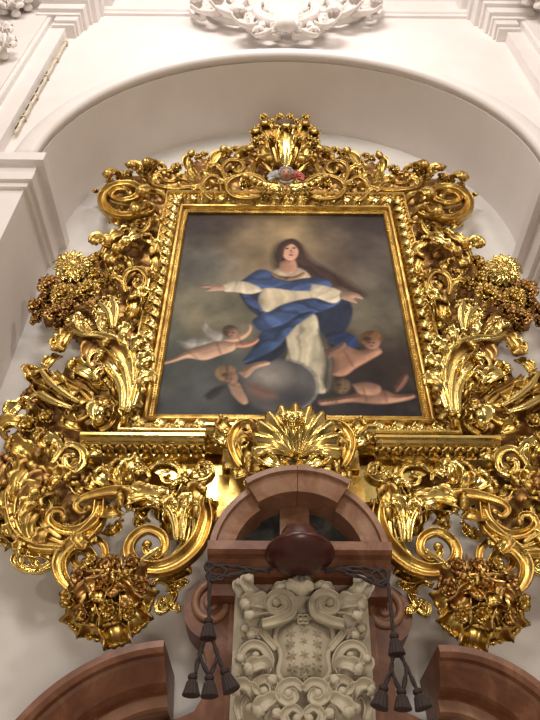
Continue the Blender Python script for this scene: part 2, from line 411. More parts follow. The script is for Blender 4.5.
    sh([(312, 284), (326, 286), (340, 291), (341, 298), (334, 303), (320, 299), (310, 294)], (180, 170, 148), fold=.12)
    sh([(224, 285), (214, 284), (206, 285), (200, 287), (208, 288), (205, 291), (214, 291), (224, 290)], sk, soft=.004)
    sh([(340, 293), (350, 292), (358, 294), (363, 299), (354, 298), (357, 303), (348, 301), (340, 298)], sk, soft=.004)
    sh([(280, 262), (293, 258), (297, 268), (290, 274), (280, 270)], (168, 126, 104), soft=.006)
    el(290, 251, 8.5, 9.5, (190, 146, 122), rot=-15, soft=.005, form=.5)
    sh([(279, 262), (278, 248), (284, 241), (294, 239), (302, 246), (304, 256), (299, 250), (292, 244), (285, 248), (283, 256)], (72, 48, 38), soft=.006)
    el(287, 248.5, 1.7, .7, (70, 44, 38), form=0, soft=.003); el(294, 248, 1.7, .7, (70, 44, 38), form=0, soft=.003)
    el(291, 251, 1.0, 1.8, (150, 104, 84), form=0, soft=.003); el(291, 255, 2.2, .8, (150, 70, 62), form=0, soft=.003)
    sh([(272, 272), (282, 276), (294, 276), (304, 272), (304, 275), (293, 280), (280, 279), (272, 275)], (130, 96, 60), fold=.3, soft=.004)
    # cherub flying at the left
    sh([(212, 330), (204, 322), (202, 328), (210, 338), (220, 342), (222, 334)], (150, 146, 138), soft=.006, fold=.1)
    sh([(178, 340), (196, 338), (212, 340), (206, 346), (188, 348)], (140, 138, 130), soft=.015, fold=.1)
    sh([(158, 362), (172, 358), (188, 350), (204, 345), (220, 341), (236, 343), (234, 350), (218, 356), (204, 360), (188, 358), (174, 362), (160, 365)], sk, form=.7, soft=.005)
    sh([(222, 340), (234, 336), (246, 330), (249, 324), (252, 328), (248, 336), (236, 342)], sk, form=.5, soft=.004)
    sh([(236, 342), (248, 342), (258, 338), (258, 342), (248, 347), (236, 347)], (165, 118, 96), form=.5, soft=.004)
    el(230, 331, 7.5, 6, (92, 66, 50), soft=.006); el(233, 333, 5, 5, (150, 116, 100), soft=.004)
    # cherub leaning on the globe
    sh([(204, 396), (214, 388), (226, 386), (220, 394), (210, 400)], (56, 54, 46), soft=.008)
    sh([(238, 372), (250, 364), (266, 361), (270, 364), (256, 369), (246, 378)], sk, form=.6, soft=.004)
    sh([(228, 384), (238, 382), (244, 392), (248, 402), (242, 404), (232, 394)], sk, form=.6, soft=.005)
    sh([(246, 384), (262, 386), (276, 396), (262, 398), (250, 392)], (120, 92, 80), form=.4, soft=.02)
    el(226, 373, 11, 8.5, (128, 104, 74), fold=.25, soft=.006); el(232, 378, 6, 6, (146, 112, 96), soft=.005)
    # two cherubs at the right
    sh([(330, 352), (344, 346), (360, 350), (374, 346), (382, 352), (370, 360), (356, 368), (344, 376), (332, 374), (334, 362)], (152, 114, 94), form=.8, soft=.006)
    sh([(324, 350), (336, 346), (344, 342), (346, 347), (336, 354), (328, 358)], skd, form=.5, soft=.005)
    el(371, 338, 11, 7.5, (120, 84, 54), fold=.2, soft=.006); el(372, 343, 8, 6, (146, 108, 90), soft=.005)
    sh([(318, 400), (332, 398), (352, 394), (366, 388), (384, 390), (396, 394), (414, 394), (414, 398), (398, 402), (378, 404), (352, 402), (334, 404), (320, 405)], (150, 114, 96), form=.8, soft=.006)
    sh([(394, 386), (402, 376), (406, 374), (408, 378), (402, 388), (396, 392)], (124, 88, 76), form=.6, soft=.006)
    sh([(352, 384), (366, 382), (380, 386), (378, 394), (360, 394)], (150, 116, 98), form=.6, soft=.006)
    el(342, 386, 9, 7.5, (120, 100, 76), fold=.2, soft=.008)
    img *= (1 + .06 * (np.random.RandomState(2).rand(NZ, NX) - .5))[..., None]
    for (x, y_, r_) in ((231, 333, 1.0), (229, 379, 1.0), (371, 343, 1.2), (343, 389, .8)):      # small faces
        el(x - 2, y_ - .5, 1.1 * r_, .5 * r_, (72, 48, 40), form=0, soft=.003); el(x + 2.4, y_ - .2, 1.1 * r_, .5 * r_, (72, 48, 40), form=0, soft=.003)
        el(x + .6, y_ + 3, 1.5 * r_, .5 * r_, (128, 62, 54), form=0, soft=.003); el(x - 4, y_ - 4, 3.5 * r_, 2 * r_, (84, 60, 44), form=.3, soft=.006)
    for a_, b_, c_, d_ in ((188, 352, 196, 358), (216, 343, 220, 354), (238, 338, 242, 345), (344, 352, 352, 366), (362, 388, 366, 401), (384, 391, 386, 402), (334, 398, 336, 403), (232, 386, 244, 388)):
        sh([(a_, b_), (a_ + 1.5, b_), (c_ + 1.5, d_), (c_, d_)], (92, 62, 50), soft=.007, form=0, smooth=False, alpha=.55)
    lum = img.mean(-1, keepdims=True); img = np.clip(img * .86 * (.62 + .38 * np.clip(lum / .14, .3, 2.2)), 0, 1)
    v = np.stack([np.broadcast_to(xs[None], (NZ, NX)), np.full((NZ, NX), -.10), np.broadcast_to(zs[:, None], (NZ, NX))], -1)
    root = empty('oil_painting', (XC, -.10, PZ0), 'large oil painting of a blue-cloaked woman with open arms and cherubs, in the gilded frame', 'painting')
    me = bpy.data.meshes.new('canvas'); me.from_pydata((v.reshape(-1, 3) - np.array([XC, -.10, PZ0])).tolist(), [], gridf(NZ, NX, 0, True))
    ca = me.color_attributes.new('paint', 'FLOAT_COLOR', 'POINT')
    ca.data.foreach_set('color', np.concatenate([img, np.ones((NZ, NX, 1))], -1).reshape(-1).astype(np.float32))
    m, nt, b = mat('oil_paint'); at = nt.nodes.new('ShaderNodeAttribute'); at.attribute_name = 'paint'
    nt.links.new(at.outputs['Color'], b.inputs['Base Color']); b.inputs['Roughness'].default_value = .45
    b.inputs['Specular IOR Level'].default_value = .12
    n2 = noise(nt, 90, 3); bump(nt, b, n2.outputs[0], .12, .003)
    me.materials.append(m); o = bpy.data.objects.new('canvas', me); C.objects.link(o); o.parent = root
    mb = MB(); box(mb, (XC - PW, -.098, PZ0), (XC + PW, -.06, PZ1)); mb.build('stretcher', DARK, root, smooth=False)
make_painting()

# ------------------------------------------------------------------ the gilded frame
ROOT = empty('gilded_frame', (XC, 0, P(295, 640, 0)[2]), 'huge carved gilded frame of acanthus scrolls, flowers and a shell, hung around the painting', 'frame')
def both(fn, name, m=None, parent=None, label=None):
    """carve a piece on the left and its mirror image on the right"""
    res = []
    for mir in (False, True):
        mb = MB(); fn(mb); res.append(mb.build(name, m or GOLD, parent or ROOT, mir, label=label))
    return res

# picture moulding: inner fillet with pearls, carved leaf band, outer lip
def moulding():
    x0, x1, z0, z1 = XC - PW, XC + PW, PZ0, PZ1
    def side(a, b, inn):                              # a->b inner edge, outward direction inn
        a, b, inn = np.array(a), np.array(b), np.array(inn); T = unit(b - a)
        def ring(prof, nm, m):
            mb = MB(); va = [a + inn * d - T * d + O * h for d, h in prof]; vb = [b + inn * d + T * d + O * h for d, h in prof]
            k = len(prof); mb.add(va + vb, [(i, i + k, (i + 1) % k + k, (i + 1) % k) for i in range(k)] + [tuple(range(k)), tuple(range(k, 2 * k))[::-1]])
            return mb.build(nm, m, ROOT, smooth=False)
        ring([(-.012, .09), (-.012, .125), (-.004, .135), (.004, .128), (.026, .128), (.03, .15), (.036, .165), (.044, .168), (.052, .168), (.062, .155), (.066, .13), (.066, .05), (-.01, .05)], 'inner_moulding', GOLD)
        ring([(.172, .10), (.172, .21), (.178, .222), (.186, .222), (.194, .21), (.20, .16), (.20, .0), (.172, .0)], 'outer_moulding', GOLDB)
        L = np.linalg.norm(b - a) + .13
        mb = MB(); n = int(L / .021)
        for k in range(n): dome(mb, a + inn * .015 - T * .015 + T * (L - .10) * (k + .5) / n + O * .128, .0085, nu=7, nv=3, h=1)
        mb.build('bead_row', GOLDB, ROOT)
        # carved band: relief of overlapping leaves
        nu_, nv_ = int(L / .007), 17; fr = np.zeros((nu_, nv_, 3)); bk = np.zeros_like(fr)
        rep = .115
        for i in range(nu_):
            s_ = i / (nu_ - 1)
            for j in range(nv_):
                t = j / (nv_ - 1); d = .062 + .115 * t
                pos = a - T * d + (b - a + 2 * T * d) * s_ + inn * d
                uu = (s_ * L / rep); ph = (uu % 1) - .5; tt = t * 2 - 1
                q_ = .5 * abs(math.sin(PI * (uu * 2 + abs(tt) * .9))) ** .6 + .35 * abs(math.cos(PI * (uu * 4 - tt * 1.6))) + .35 * math.exp(-((ph / .16) ** 2 + (tt / .35) ** 2))
                h = .115 + .065 * t + .030 * (1 - tt * tt) + .040 * (q_ - .5)
                fr[i, j] = pos + O * h; bk[i, j] = pos + O * .05
        shell(mb := MB(), bk, fr); mb.build('leaf_moulding', GOLD, ROOT)
        mb = MB(); n = int(L / rep)
        for k in range(n):
            c = a - T * .12 + T * (L + .11) * (k + .5) / n + inn * .118 + O * .165
            leaf(mb, [c - inn * .05 - T * .03, c + O * .012, c + inn * .05 + T * .03], .034, 4, .3, .3, .3, nr=12, nc=7, th=.006)
            dome(mb, c + T * rep / 2 + O * .01, .014, nu=7, nv=3, h=.9)
        mb.build('carved_leaves', GOLDB, ROOT)
    side((x0, 0, z0), (x0, 0, z1), (-1., 0, 0)); side((x0, 0, z1), (x1, 0, z1), (0, 0, 1.)); side((x1, 0, z1), (x1, 0, z0), (1., 0, 0)); side((x1, 0, z0), (x0, 0, z0), (0, 0, -1.))
moulding()

def px(pts, y):
    """a traced line laid on the carving, each point optionally with its own relief height"""
    return np.array([P(p[0], p[1], -(p[2] if len(p) > 2 else y)) for p in pts])
def spiral(cx, cy, r0, r1, a0, a1, n=14, ky=.72):
    return [(cx + (r0 + (r1 - r0) * k / (n - 1)) * math.cos(math.radians(a0 + (a1 - a0) * k / (n - 1))),
             cy - ky * (r0 + (r1 - r0) * k / (n - 1)) * math.sin(math.radians(a0 + (a1 - a0) * k / (n - 1)))) for k in range(n)]
def scroll(pts, y, w, side=1, nl=0, ll=.13, lw=.04, prof=CHAN, eye=True, n=None, hs=1.1, name='scroll', m=None, curl=2.2, t0=.05, t1=.7):
    path = px(pts, y); nn = n or max(18, len(pts) * 5); cp = catmull(path, nn)
    for mir in (False, True):
        mb = MB(); sweepm(mb, cp, w, prof, hs)
        if eye: dome(mb, cp[-1] + O * (w[-1] if np.ndim(w) else w) * .3, max(.016, (w[-1] if np.ndim(w) else w) * 1.5), nu=12, h=.9)
        o = mb.build(name, m or GOLD, ROOT, mir)
        if nl:
            fb = MB(); T, N, B = frames(cp)
            nl_ = max(2, int(nl * .75))
            for k in range(nl_):
                t = t0 + (t1 - t0) * (k + .5) / nl_; i = int(t * (nn - 1))
                sd = side if side else (1 if k % 2 else -1)
                st = cp[i] + N[i] * sd * (w[0] if np.ndim(w) else w) * .5 - O * -.005
                ang = .45; L = ll * 1.3 * (1.1 - .35 * t); sp = [st]; d = T[i] * math.cos(ang) + N[i] * sd * math.sin(ang)
                for q_ in range(6):
                    c_, s_ = math.cos(curl / 6), math.sin(curl / 6) * sd 
                    d = d * c_ + np.cross(O, d) * s_ ; d = unit(d); sp.append(sp[-1] + d * L / 6)
                leaf(fb, sp, lw * 1.15 * (1.1 - .3 * t), 4, .45, .3, .5, nr=20, nc=11, th=.007)
            fb.build('foliage', m or GOLD, o, mir)
def aleaf(pts, y, W, lobes=5, cup=.4, tip=.28, m=None, lift=.35, both_=True, **k):
    for mir in (False, True) if both_ else (False,):
        mb = MB(); leaf(mb, px(pts, y), W * 1.3, max(3, lobes - 1), cup, tip, lift, **k); mb.build('acanthus_leaf', m or GOLD, ROOT, mir)
def flower(cx, cy, y, R, kind='rose', m=None, tilt=(0, -.25), both_=True, np_=8, xyz=None, name='flower'):
    c = P(cx, cy, -y) if xyz is None else np.array(xyz)
    out = unit(np.array([tilt[0], -1.0, tilt[1]])); A = unit(np.cross(out, [0, 0, 1.])); Bv = np.cross(A, out) * 1.0
    for mir in (False, True) if both_ else (False,):
        mb = MB(); layers = {'rose': ((1.1, np_, .0, .15), (.8, np_ - 2, .012, .45), (.5, 5, .03, .8)), 'sun': ((1.08, 14, 0, .1), (.92, 14, .012, .2)), 'bud': ((.9, 5, 0, 1.0), (.6, 4, .02, 1.3))}[kind]
        for li, (rr, n_, hh, cupl) in enumerate(layers):
            for k in range(n_):
                a = 2 * PI * (k + .5 * li) / n_ + .2; d = A * math.cos(a) + Bv * math.sin(a)
                sp = [c + d * R * .15 + out * (hh * R * 6), c + d * R * rr * .6 + out * (hh * R * 6 + R * .25 * cupl), c + d * R * rr + out * (hh * R * 6 + R * cupl * .45)]
                leaf(mb, sp, R * rr * (2.1 / n_ + .02) * (1 + .25 * math.sin(k * 2.3)), 2 if kind != 'sun' else 1, .5, .0 if kind == 'sun' else .2, .2, out=out, nr=10, nc=7, th=.006, flute=.08)
        o = mb.build(name, m or GOLD, ROOT, mir)
        cb = MB()
        if kind == 'sun':
            dome(cb, c + out * R * .1, R * .52, out, .35, 18, 6)
            for k in range(60):
                r = R * .46 * math.sqrt((k + .5) / 60); a = k * 2.39996
                dome(cb, c + out * (R * .12 + .35 * R * .52 * math.sqrt(max(0, 1 - (r / (R * .52)) ** 2)) - .003) + (A * math.cos(a) + Bv * math.sin(a)) * r, R * .055, out, 1, 6, 3)
        else:
            dome(cb, c + out * R * .3, R * .24, out, 1.0, 9, 4)
        cb.build('flower_centre', m or GOLDB, o, mir)

# --- carved ground behind the scrolls: board with relief, plus a thicket of small leaves
def inside(x, z, poly):
    r = False
    for i in range(len(poly)):
        (x0, z0), (x1, z1) = poly[i - 1], poly[i]
        if (z0 <= z) != (z1 <= z) and x < (x1 - x0) * (z - z0) / (z1 - z0) + x0: r = not r
    return r
ground_px = [
    [(286, 205), (286, 120), (262, 126), (256, 150), (226, 158), (208, 160), (190, 162), (186, 174), (150, 172), (118, 182), (106, 200), (112, 216), (140, 218), (104, 250), (84, 262), (56, 282), (42, 300), (44, 320), (72, 330), (86, 345), (92, 352),
     (62, 372), (48, 384), (40, 398), (22, 420), (8, 440), (2, 470), (0, 530), (30, 552), (62, 552), (80, 530), (92, 505), (120, 492), (150, 498), (175, 540), (200, 540), (212, 505), (240, 455), (286, 455), (286, 430), (140, 428), (178, 205)],
]
def ground():
    poly = [(p[0], p[2]) for p in px(ground_px[0], .06)]
    a = np.array(poly); s = .035
    for mir in (False, True):
        mb = MB(); idx = {}; vs = []; fs = []
        xs = np.arange(a[:, 0].min(), a[:, 0].max(), s); zs = np.arange(a[:, 1].min(), a[:, 1].max(), s)
        def vid(i, j):
            if (i, j) not in idx:
                idx[(i, j)] = len(vs); x, z = xs[0] + i * s, zs[0] + j * s
                r = random.Random(i * 977 + j * 31); vs.append((x + r.uniform(-.01, .01), -.045 - .05 * r.random(), z + r.uniform(-.01, .01)))
            return idx[(i, j)]
        cells = [(i, j) for i in range(len(xs)) for j in range(len(zs)) if inside(xs[i] + s / 2, zs[j] + s / 2, poly) and not (xs[i] > XC - PW - .05 and PZ0 - .05 < zs[j] < PZ1 + .05)]
        cs = set(cells)
        for i, j in cells: fs.append((vid(i, j), vid(i + 1, j), vid(i + 1, j + 1), vid(i, j + 1)))
        n0 = len(vs); vs2 = vs + [(x, -.005, z) for x, y, z in vs]; fs2 = fs + [tuple(k + n0 for k in q_[::-1]) for q_ in fs]
        for i, j in cells:
            for (di, dj, A_, B_) in ((-1, 0, (i, j + 1), (i, j)), (1, 0, (i + 1, j), (i + 1, j + 1)), (0, -1, (i, j), (i + 1, j)), (0, 1, (i + 1, j + 1), (i, j + 1))):
                if (i + di, j + dj) not in cs: p_, q_ = idx[A_], idx[B_]; fs2.append((q_, p_, p_ + n0, q_ + n0))
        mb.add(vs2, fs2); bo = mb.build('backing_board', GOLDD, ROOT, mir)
        r = random.Random(5); fb = MB(); cnt = 0
        pts = []
        while cnt < 100:
            x = r.uniform(a[:, 0].min(), a[:, 0].max()); z = r.uniform(a[:, 1].min(), a[:, 1].max())
            if not inside(x, z, poly) or (x > XC - PW - .2 and PZ0 - .12 < z < PZ1 + .2) or any((x - u) ** 2 + (z - v_) ** 2 < .075 ** 2 for u, v_ in pts): cnt += .02; continue
            pts.append((x, z)); cnt += 1
            ang = 2.2 * math.sin(x * 4.1 + z * 2.3) + 1.6 * math.cos(z * 3.7 - x * 2.0) + r.uniform(-.5, .5); L = r.uniform(.13, .24); bend = r.choice((-1, 1)) * r.uniform(1.2, 3.0)
            d0 = r.uniform(.06, .11); sp = [np.array([x, -d0, z])]; dd = ang
            for q_ in range(5):
                dd += bend / 5; sp.append(sp[-1] + np.array([math.cos(dd), -.12, math.sin(dd)]) * L / 5)
            leaf(fb, sp, r.uniform(.034, .052), 3, .5, .3, .5, nr=16, nc=9, th=.006)
        fb.build('small_foliage', GOLD, bo, mir)
ground()

# --- crest over the picture
scroll([(145, 204), (152, 212), (140, 216), (120, 218), (106, 211), (103, 200), (112, 190), (130, 187), (140, 192), (136, 200), (122, 203), (112, 198), (116, 192), (126, 191), (130, 195)], .20, [.02, .03, .042, .042, .034, .028, .02], 1, 0, hs=1.6)
scroll([(204, 186), (190, 188), (172, 189), (156, 186), (150, 179), (158, 173), (172, 172), (180, 177), (174, 182), (164, 181), (162, 177), (168, 176)], .20, [.018, .022, .026, .022, .016], -1, 5, .10, .034)
scroll([(212, 200), (205, 194), (203, 184), (210, 177), (218, 178), (219, 184), (213, 186), (211, 182)], .2, [.02, .024, .018, .014], 1, 3, .09, .03)
scroll([(262, 196), (250, 199), (234, 197), (226, 188), (232, 179), (248, 175), (262, 180), (266, 188), (260, 196), (248, 197)], .22, .018, 1, 0, eye=False)
flower(246, 187, .2, .085, 'bud', m=GOLDB)
scroll([(226, 180), (222, 170), (228, 162), (240, 162), (244, 168), (238, 173), (233, 169)], .22, [.018, .022, .015], 1, 3, .11, .035)
for (x, y_) in ((112, 180), (122, 174), (131, 172), (144, 167), (152, 166), (196, 154), (206, 152), (212, 160), (192, 163), (228, 150), (236, 147), (244, 153), (216, 160), (178, 166)):
    flower(x + random.uniform(-2, 2), y_ + 5, .20, random.uniform(.055, .085), 'bud', tilt=(random.uniform(-.3, .3), -.1 + random.uniform(-.3, .3)))
for (p0, W_) in (([(150, 184), (142, 178), (134, 170), (126, 172)], .045), ([(135, 186), (124, 180), (112, 178), (106, 184)], .045), ([(168, 176), (160, 168), (150, 166), (144, 172)], .04), ([(196, 184), (190, 172), (192, 160), (202, 156)], .05),
                 ([(210, 182), (214, 168), (224, 156), (236, 152)], .05), ([(238, 172), (242, 160), (250, 154), (258, 152)], .05), ([(250, 178), (258, 168), (266, 164), (274, 168)], .045), ([(200, 190), (186, 184), (176, 176), (180, 168)], .04),
                 ([(168, 205), (158, 198), (146, 196), (138, 202)], .05), ([(160, 215), (148, 210), (138, 214), (134, 222)], .05), ([(262, 192), (252, 188), (246, 182), (240, 180)], .04), ([(228, 200), (222, 190), (216, 184), (220, 176)], .04)):
    aleaf([(a_, b_, .12 + .07 * k) for k, (a_, b_) in enumerate(p0)], .2, W_, 4)
# crown of leaves at the very top
for (p0, W_) in (([(272, 168, .16), (262, 152, .22), (256, 138, .28), (258, 126, .34)], .06), ([(274, 166, .18), (264, 158, .2), (254, 148, .26), (252, 140, .30)], .05), ([(278, 164, .2), (272, 146, .26), (264, 128, .32), (268, 118, .38)], .06),
                 ([(272, 172, .2), (260, 166, .2), (252, 158, .24), (248, 156, .28)], .05), ([(282, 160, .24), (280, 146, .28), (276, 130, .33), (277, 122, .38)], .05)):
    aleaf(p0, .2, W_, 4, cup=.5, tip=.25)
mb = MB(); leaf(mb, px([(286, 168, .22), (286, 152, .27), (286, 134, .33), (286, 122, .38)], .2), .08, 5, .4, .25, .4); mb.build('acanthus_leaf', GOLDB, ROOT)
for a_, b_ in ((264, 119), (272, 124), (280, 119), (258, 131), (255, 143), (262, 140), (272, 140)): flower(a_, b_, .33, .055, 'bud', tilt=(-.2, -.2))
# scalloped bowl of the crest
mb = MB(); c = P(286, 150, -.26); nr_, nc_ = 10, 41; fr = np.zeros((nr_, nc_, 3))
for i in range(nr_):
    for j in range(nc_):
        s_ = i / (nr_ - 1); a = PI * (1.02 + .96 * j / (nc_ - 1) ); r = .19 * (.25 + .75 * s_)
        fr[i, j] = c + np.array([r * 1.0 * math.cos(a), -.03 - .10 * s_ + .012 * math.cos(j * PI / 2.5), .30 * s_ + .02 * abs(math.sin(j * PI / 5)) * s_ - .10 * (1 - abs(math.cos(a))) * s_])
bk = fr + np.array([0, .02, 0]); shell(mb, bk, fr); mb.build('crest_bowl', GOLDB, ROOT)
# cherub head in the crest
ch = P(286, 176, -.30); mb = MB()
nu, nv = 24, 18; v = []; f = []
for i in range(nv + 1):
    a = -PI / 2 + PI * i / nv
    for j in range(nu):
        b = 2 * PI * j / nu; x, y_, z = math.cos(a) * math.sin(b), -math.cos(a) * math.cos(b), math.sin(a)
        r = .062 * (1 - .10 * max(0, -z) + .0)
        fx = 0
        if y_ < 0:
            fx += .016 * math.exp(-((x / .14) ** 2 + ((z + .12) / .22) ** 2))               # nose
            fx += .007 * (math.exp(-(((x - .42) / .25) ** 2 + ((z + .3) / .25) ** 2)) + math.exp(-(((x + .42) / .25) ** 2 + ((z + .3) / .25) ** 2)))  # cheeks
            fx -= .009 * (math.exp(-(((x - .33) / .16) ** 2 + ((z - .12) / .12) ** 2)) + math.exp(-(((x + .33) / .16) ** 2 + ((z - .12) / .12) ** 2)))  # eye sockets
            fx += .006 * math.exp(-((x / .22) ** 2 + ((z + .48) / .08) ** 2)) + .006 * math.exp(-((x / .25) ** 2 + ((z + .78) / .14) ** 2))
        v.append((r * .92 * x, (r + fx) * y_, r * 1.15 * z))
for i in range(nv):
    for j in range(nu): f.append((i * nu + j, i * nu + (j + 1) % nu, (i + 1) * nu + (j + 1) % nu, (i + 1) * nu + j))
Rt = Matrix.Rotation(math.radians(28), 3, 'X'); v = np.array(v) @ np.array(Rt).T
mb.add(v + ch, f); head = mb.build('cherub_head', SKIN, ROOT, label='painted flesh-coloured cherub head')
def hp(x, y_, z): return ch + np.array(Rt) @ np.array([x, y_, z])
for s in (-1, 1):
    mb = MB(); dome(mb, hp(s * .020, -.054, .010), .0085, hp(0, -1, 0) - ch, .6, 8, 4); mb.build('eye', DARK, head)
    mb = MB(); ellips(mb, hp(s * .060, -.004, 0), .010, .014, .018); mb.build('ear', SKIN, head)
mb = MB(); ellips(mb, hp(0, -.062, -.034), .016, .008, .005); mb.build('mouth', REDP, head)
mb = MB()
for k in range(26):
    a = PI * (k % 13) / 12; z_ = .045 + .012 * (k // 13); ellips(mb, hp(.060 * math.cos(a) * (1 - .25 * (k // 13)), -.022 + .03 * (k // 13), .012 + .058 * math.sin(a) + .006 * (k % 2)), .015, .018, .014, 8, 6)
mb.build('hair', GREYW, head)
for s in (-1, 1):
    mb = MB()
    for k in range(4):
        a = math.radians(-35 + 28 * k); st = ch + np.array([s * .055, .0, -.03]); d = np.array([s * math.cos(a), -.15, math.sin(a)])
        leaf(mb, [st, st + d * .07 + O * .01, st + d * (.13 - .012 * k)], .026, 1, .3, .0, .2, nr=10, nc=5)
    mb.build('wing', REDP if s > 0 else GREYW, head, label='red painted wing' if s > 0 else 'silvery wing')
mb = MB(); sweepm(mb, [hp(.085 * math.cos(a), -.01, .0 + .075 * math.sin(a)) for a in np.linspace(PI * 1.02, PI * 1.98, 20)], .014, RND); mb.build('collar', GREYW, head)
for k in range(5): aleaf([(284, 197, .22), (278 - 5 * k, 192 - k, .26), (272 - 6 * k, 194 - 3 * k, .26)], .2, .032, 3, m=GOLDB)

# --- upper sides
S = scroll; A = aleaf
S([(152, 214), (150, 224), (144, 232), (136, 230), (134, 224), (140, 221), (144, 225)], .18, [.016, .022, .018, .014], 1, 3, .10, .035)
S([(150, 222), (132, 224), (116, 236), (104, 250), (100, 262)], .14, [.02, .035, .035, .02], 0, 7, .12, .045, prof=RIB, eye=False)
S([(126, 292), (124, 282), (128, 273), (138, 270), (145, 276), (145, 285), (138, 289), (134, 284), (138, 281)], .2, [.018, .024, .022, .015], 1, 4, .10, .036)
A([(118, 256, .12), (108, 250, .2), (98, 246, .24), (90, 252, .26)], .2, .055)
A([(150, 280, .14), (156, 268, .18), (152, 256, .22), (144, 252, .24)], .2, .045)
A([(160, 262, .12), (156, 250, .18), (148, 242, .22), (150, 236, .2)], .2, .04)
A([(142, 322, .12), (142, 308, .2), (150, 294, .24), (160, 292, .26)], .2, .05, m=GOLDB)
A([(140, 316, .12), (138, 304, .2), (142, 298, .24), (136, 304, .26)], .2, .04, m=GOLDB)
A([(120, 330, .14), (132, 318, .2), (134, 304, .24), (128, 296, .24)], .2, .05)
A([(128, 268, .14), (120, 262, .2), (112, 264, .24), (108, 272, .24)], .2, .045)
A([(140, 250, .14), (128, 248, .2), (118, 254, .24), (116, 262, .24)], .2, .04)
A([(150, 238, .12), (138, 240, .18), (128, 246, .2), (126, 254, .22)], .2, .04, m=GOLDB)
A([(130, 236, .14), (120, 238, .2), (110, 246, .22), (112, 254, .22)], .2, .045)
# fan of tall flutes
for k, (x, y_) in enumerate(((92, 304), (97, 298), (103, 294), (110, 293), (117, 295), (122, 300), (88, 312))):
    A([(112, 326, .16), ((112 + x) / 2 - 2, (326 + y_) / 2 - 2, .22), (x, y_, .26)], .2, .026, 2, m=GOLDB, tip=.2)
# flowers of the side bouquets
flower(72, 267, .36, .125, 'sun', m=GOLDB, tilt=(.1, -.45))
for (x, y_, d, R_, kd, m_) in ((100, 262, .28, .085, 'bud', GOLD), (50, 286, .32, .09, 'rose', GOLDD), (62, 294, .34, .085, 'rose', GOLD), (88, 291, .32, .095, 'rose', GOLD), (38, 308, .32, .075, 'bud', GOLDD), (56, 314, .32, .085, 'rose', GOLDD), (70, 310, .3, .08, 'bud', GOLDD),
                         (40, 321, .28, .07, 'bud', GOLDD), (78, 300, .3, .08, 'rose', GOLDD), (96, 276, .28, .07, 'bud', GOLD), (84, 280, .27, .08, 'rose', GOLD), (108, 282, .24, .07, 'bud', GOLD), (66, 282, .26, .09, 'rose', GOLDD), (48, 300, .26, .09, 'rose', GOLDD), (62, 324, .24, .07, 'bud', GOLDD), (120, 272, .22, .06, 'bud', GOLD)):
    flower(x, y_, d, R_, kd, m=m_, tilt=(random.uniform(-.5, .2), random.uniform(-.7, .1)))

# --- the big leafy C-scrolls beside the picture
S([(126, 412), (132, 396), (134, 376), (130, 356), (118, 342), (100, 335), (84, 334), (70, 330)], .30, [.024, .036, .044, .044, .038, .028, .014], -1, 8, .15, .05, prof=RIB, eye=False, t0=.1, t1=.98, curl=1.4, m=GOLDB)
for pts in ([(128, 410), (128, 388), (122, 364), (108, 352), (94, 352), (88, 360), (92, 367)], [(122, 410), (122, 390), (114, 374), (102, 368), (94, 374), (97, 380)], [(132, 408), (137, 388), (136, 366), (128, 348), (118, 340)]):
    S(pts, .31, [.018, .028, .026, .02, .01], -1, 0, prof=RIB, eye=False, m=GOLDB)
for pts in ([(64, 546), (44, 538), (30, 522), (26, 502), (34, 486), (46, 480), (54, 486)], [(62, 548), (36, 546), (16, 534), (8, 514), (6, 494), (12, 482)], [(60, 540), (42, 528), (36, 512), (42, 496), (56, 492)]):
    S(pts, .30, [.02, .03, .028, .022, .01], -1, 0, prof=RIB, eye=False)
for pts in ([(78, 402), (62, 392), (48, 380), (40, 368)], [(72, 408), (54, 402), (38, 394), (28, 400)], [(176, 540), (174, 520), (166, 506), (154, 506)], [(182, 540), (184, 518), (190, 504), (200, 504)], [(112, 328), (108, 312), (98, 302)], [(114, 328), (116, 310), (112, 298)]):
    S(pts, .33, [.012, .022, .024, .012], 1, 0, prof=RIB, eye=False, m=GOLDB)
A([(78, 330, .2), (70, 338, .22), (62, 350, .22), (54, 362, .2)], .2, .05, 6)
A([(92, 334, .2), (78, 326, .24), (68, 324, .26), (62, 330, .26)], .2, .045, 4, m=GOLDB)
A([(70, 342, .2), (62, 344, .22), (58, 350, .24), (62, 356, .24)], .2, .04, 4)
A([(62, 356, .18), (54, 362, .2), (46, 370, .2), (40, 374, .2)], .2, .035, 4)
A([(124, 396, .18), (126, 372, .26), (112, 352, .28), (92, 350, .24)], .2, .055, 6, m=GOLD)
A([(120, 398, .18), (118, 380, .26), (106, 364, .28), (90, 364, .24)], .2, .05, 5, m=GOLDB)
A([(118, 402, .18), (112, 388, .24), (102, 378, .26), (96, 384, .24)], .2, .045, 4)
A([(108, 356, .16), (98, 350, .2), (90, 358, .22), (92, 370, .2)], .2, .05, 4, m=GOLDD)
S([(140, 344), (134, 348), (132, 360), (134, 380), (132, 400)], .16, [.014, .02, .022, .016], 1, 4, .09, .03, eye=False)
A([(134, 372, .12), (138, 352, .16), (146, 338, .2), (152, 340, .2)], .2, .04, 4, m=GOLDB)
A([(104, 390, .18), (90, 378, .24), (72, 370, .24), (60, 376, .22)], .2, .05, 5, m=GOLDB)
A([(100, 394, .18), (86, 384, .22), (74, 380, .24), (66, 386, .22)], .2, .045, 4, m=GOLD)
S([(92, 380), (100, 388), (110, 388), (112, 380), (105, 377), (101, 382)], .24, [.014, .02, .012], 1, 2, .07, .03)
S([(56, 372), (68, 384), (82, 392), (91, 401), (91, 412), (80, 420), (69, 418), (69, 411), (76, 409)], .26, [.016, .022, .026, .026, .022, .014], -1, 5, .12, .045, m=GOLD, t1=.6)
A([(74, 404, .2), (60, 392, .26), (46, 384, .26), (36, 372, .22)], .2, .055, 6)
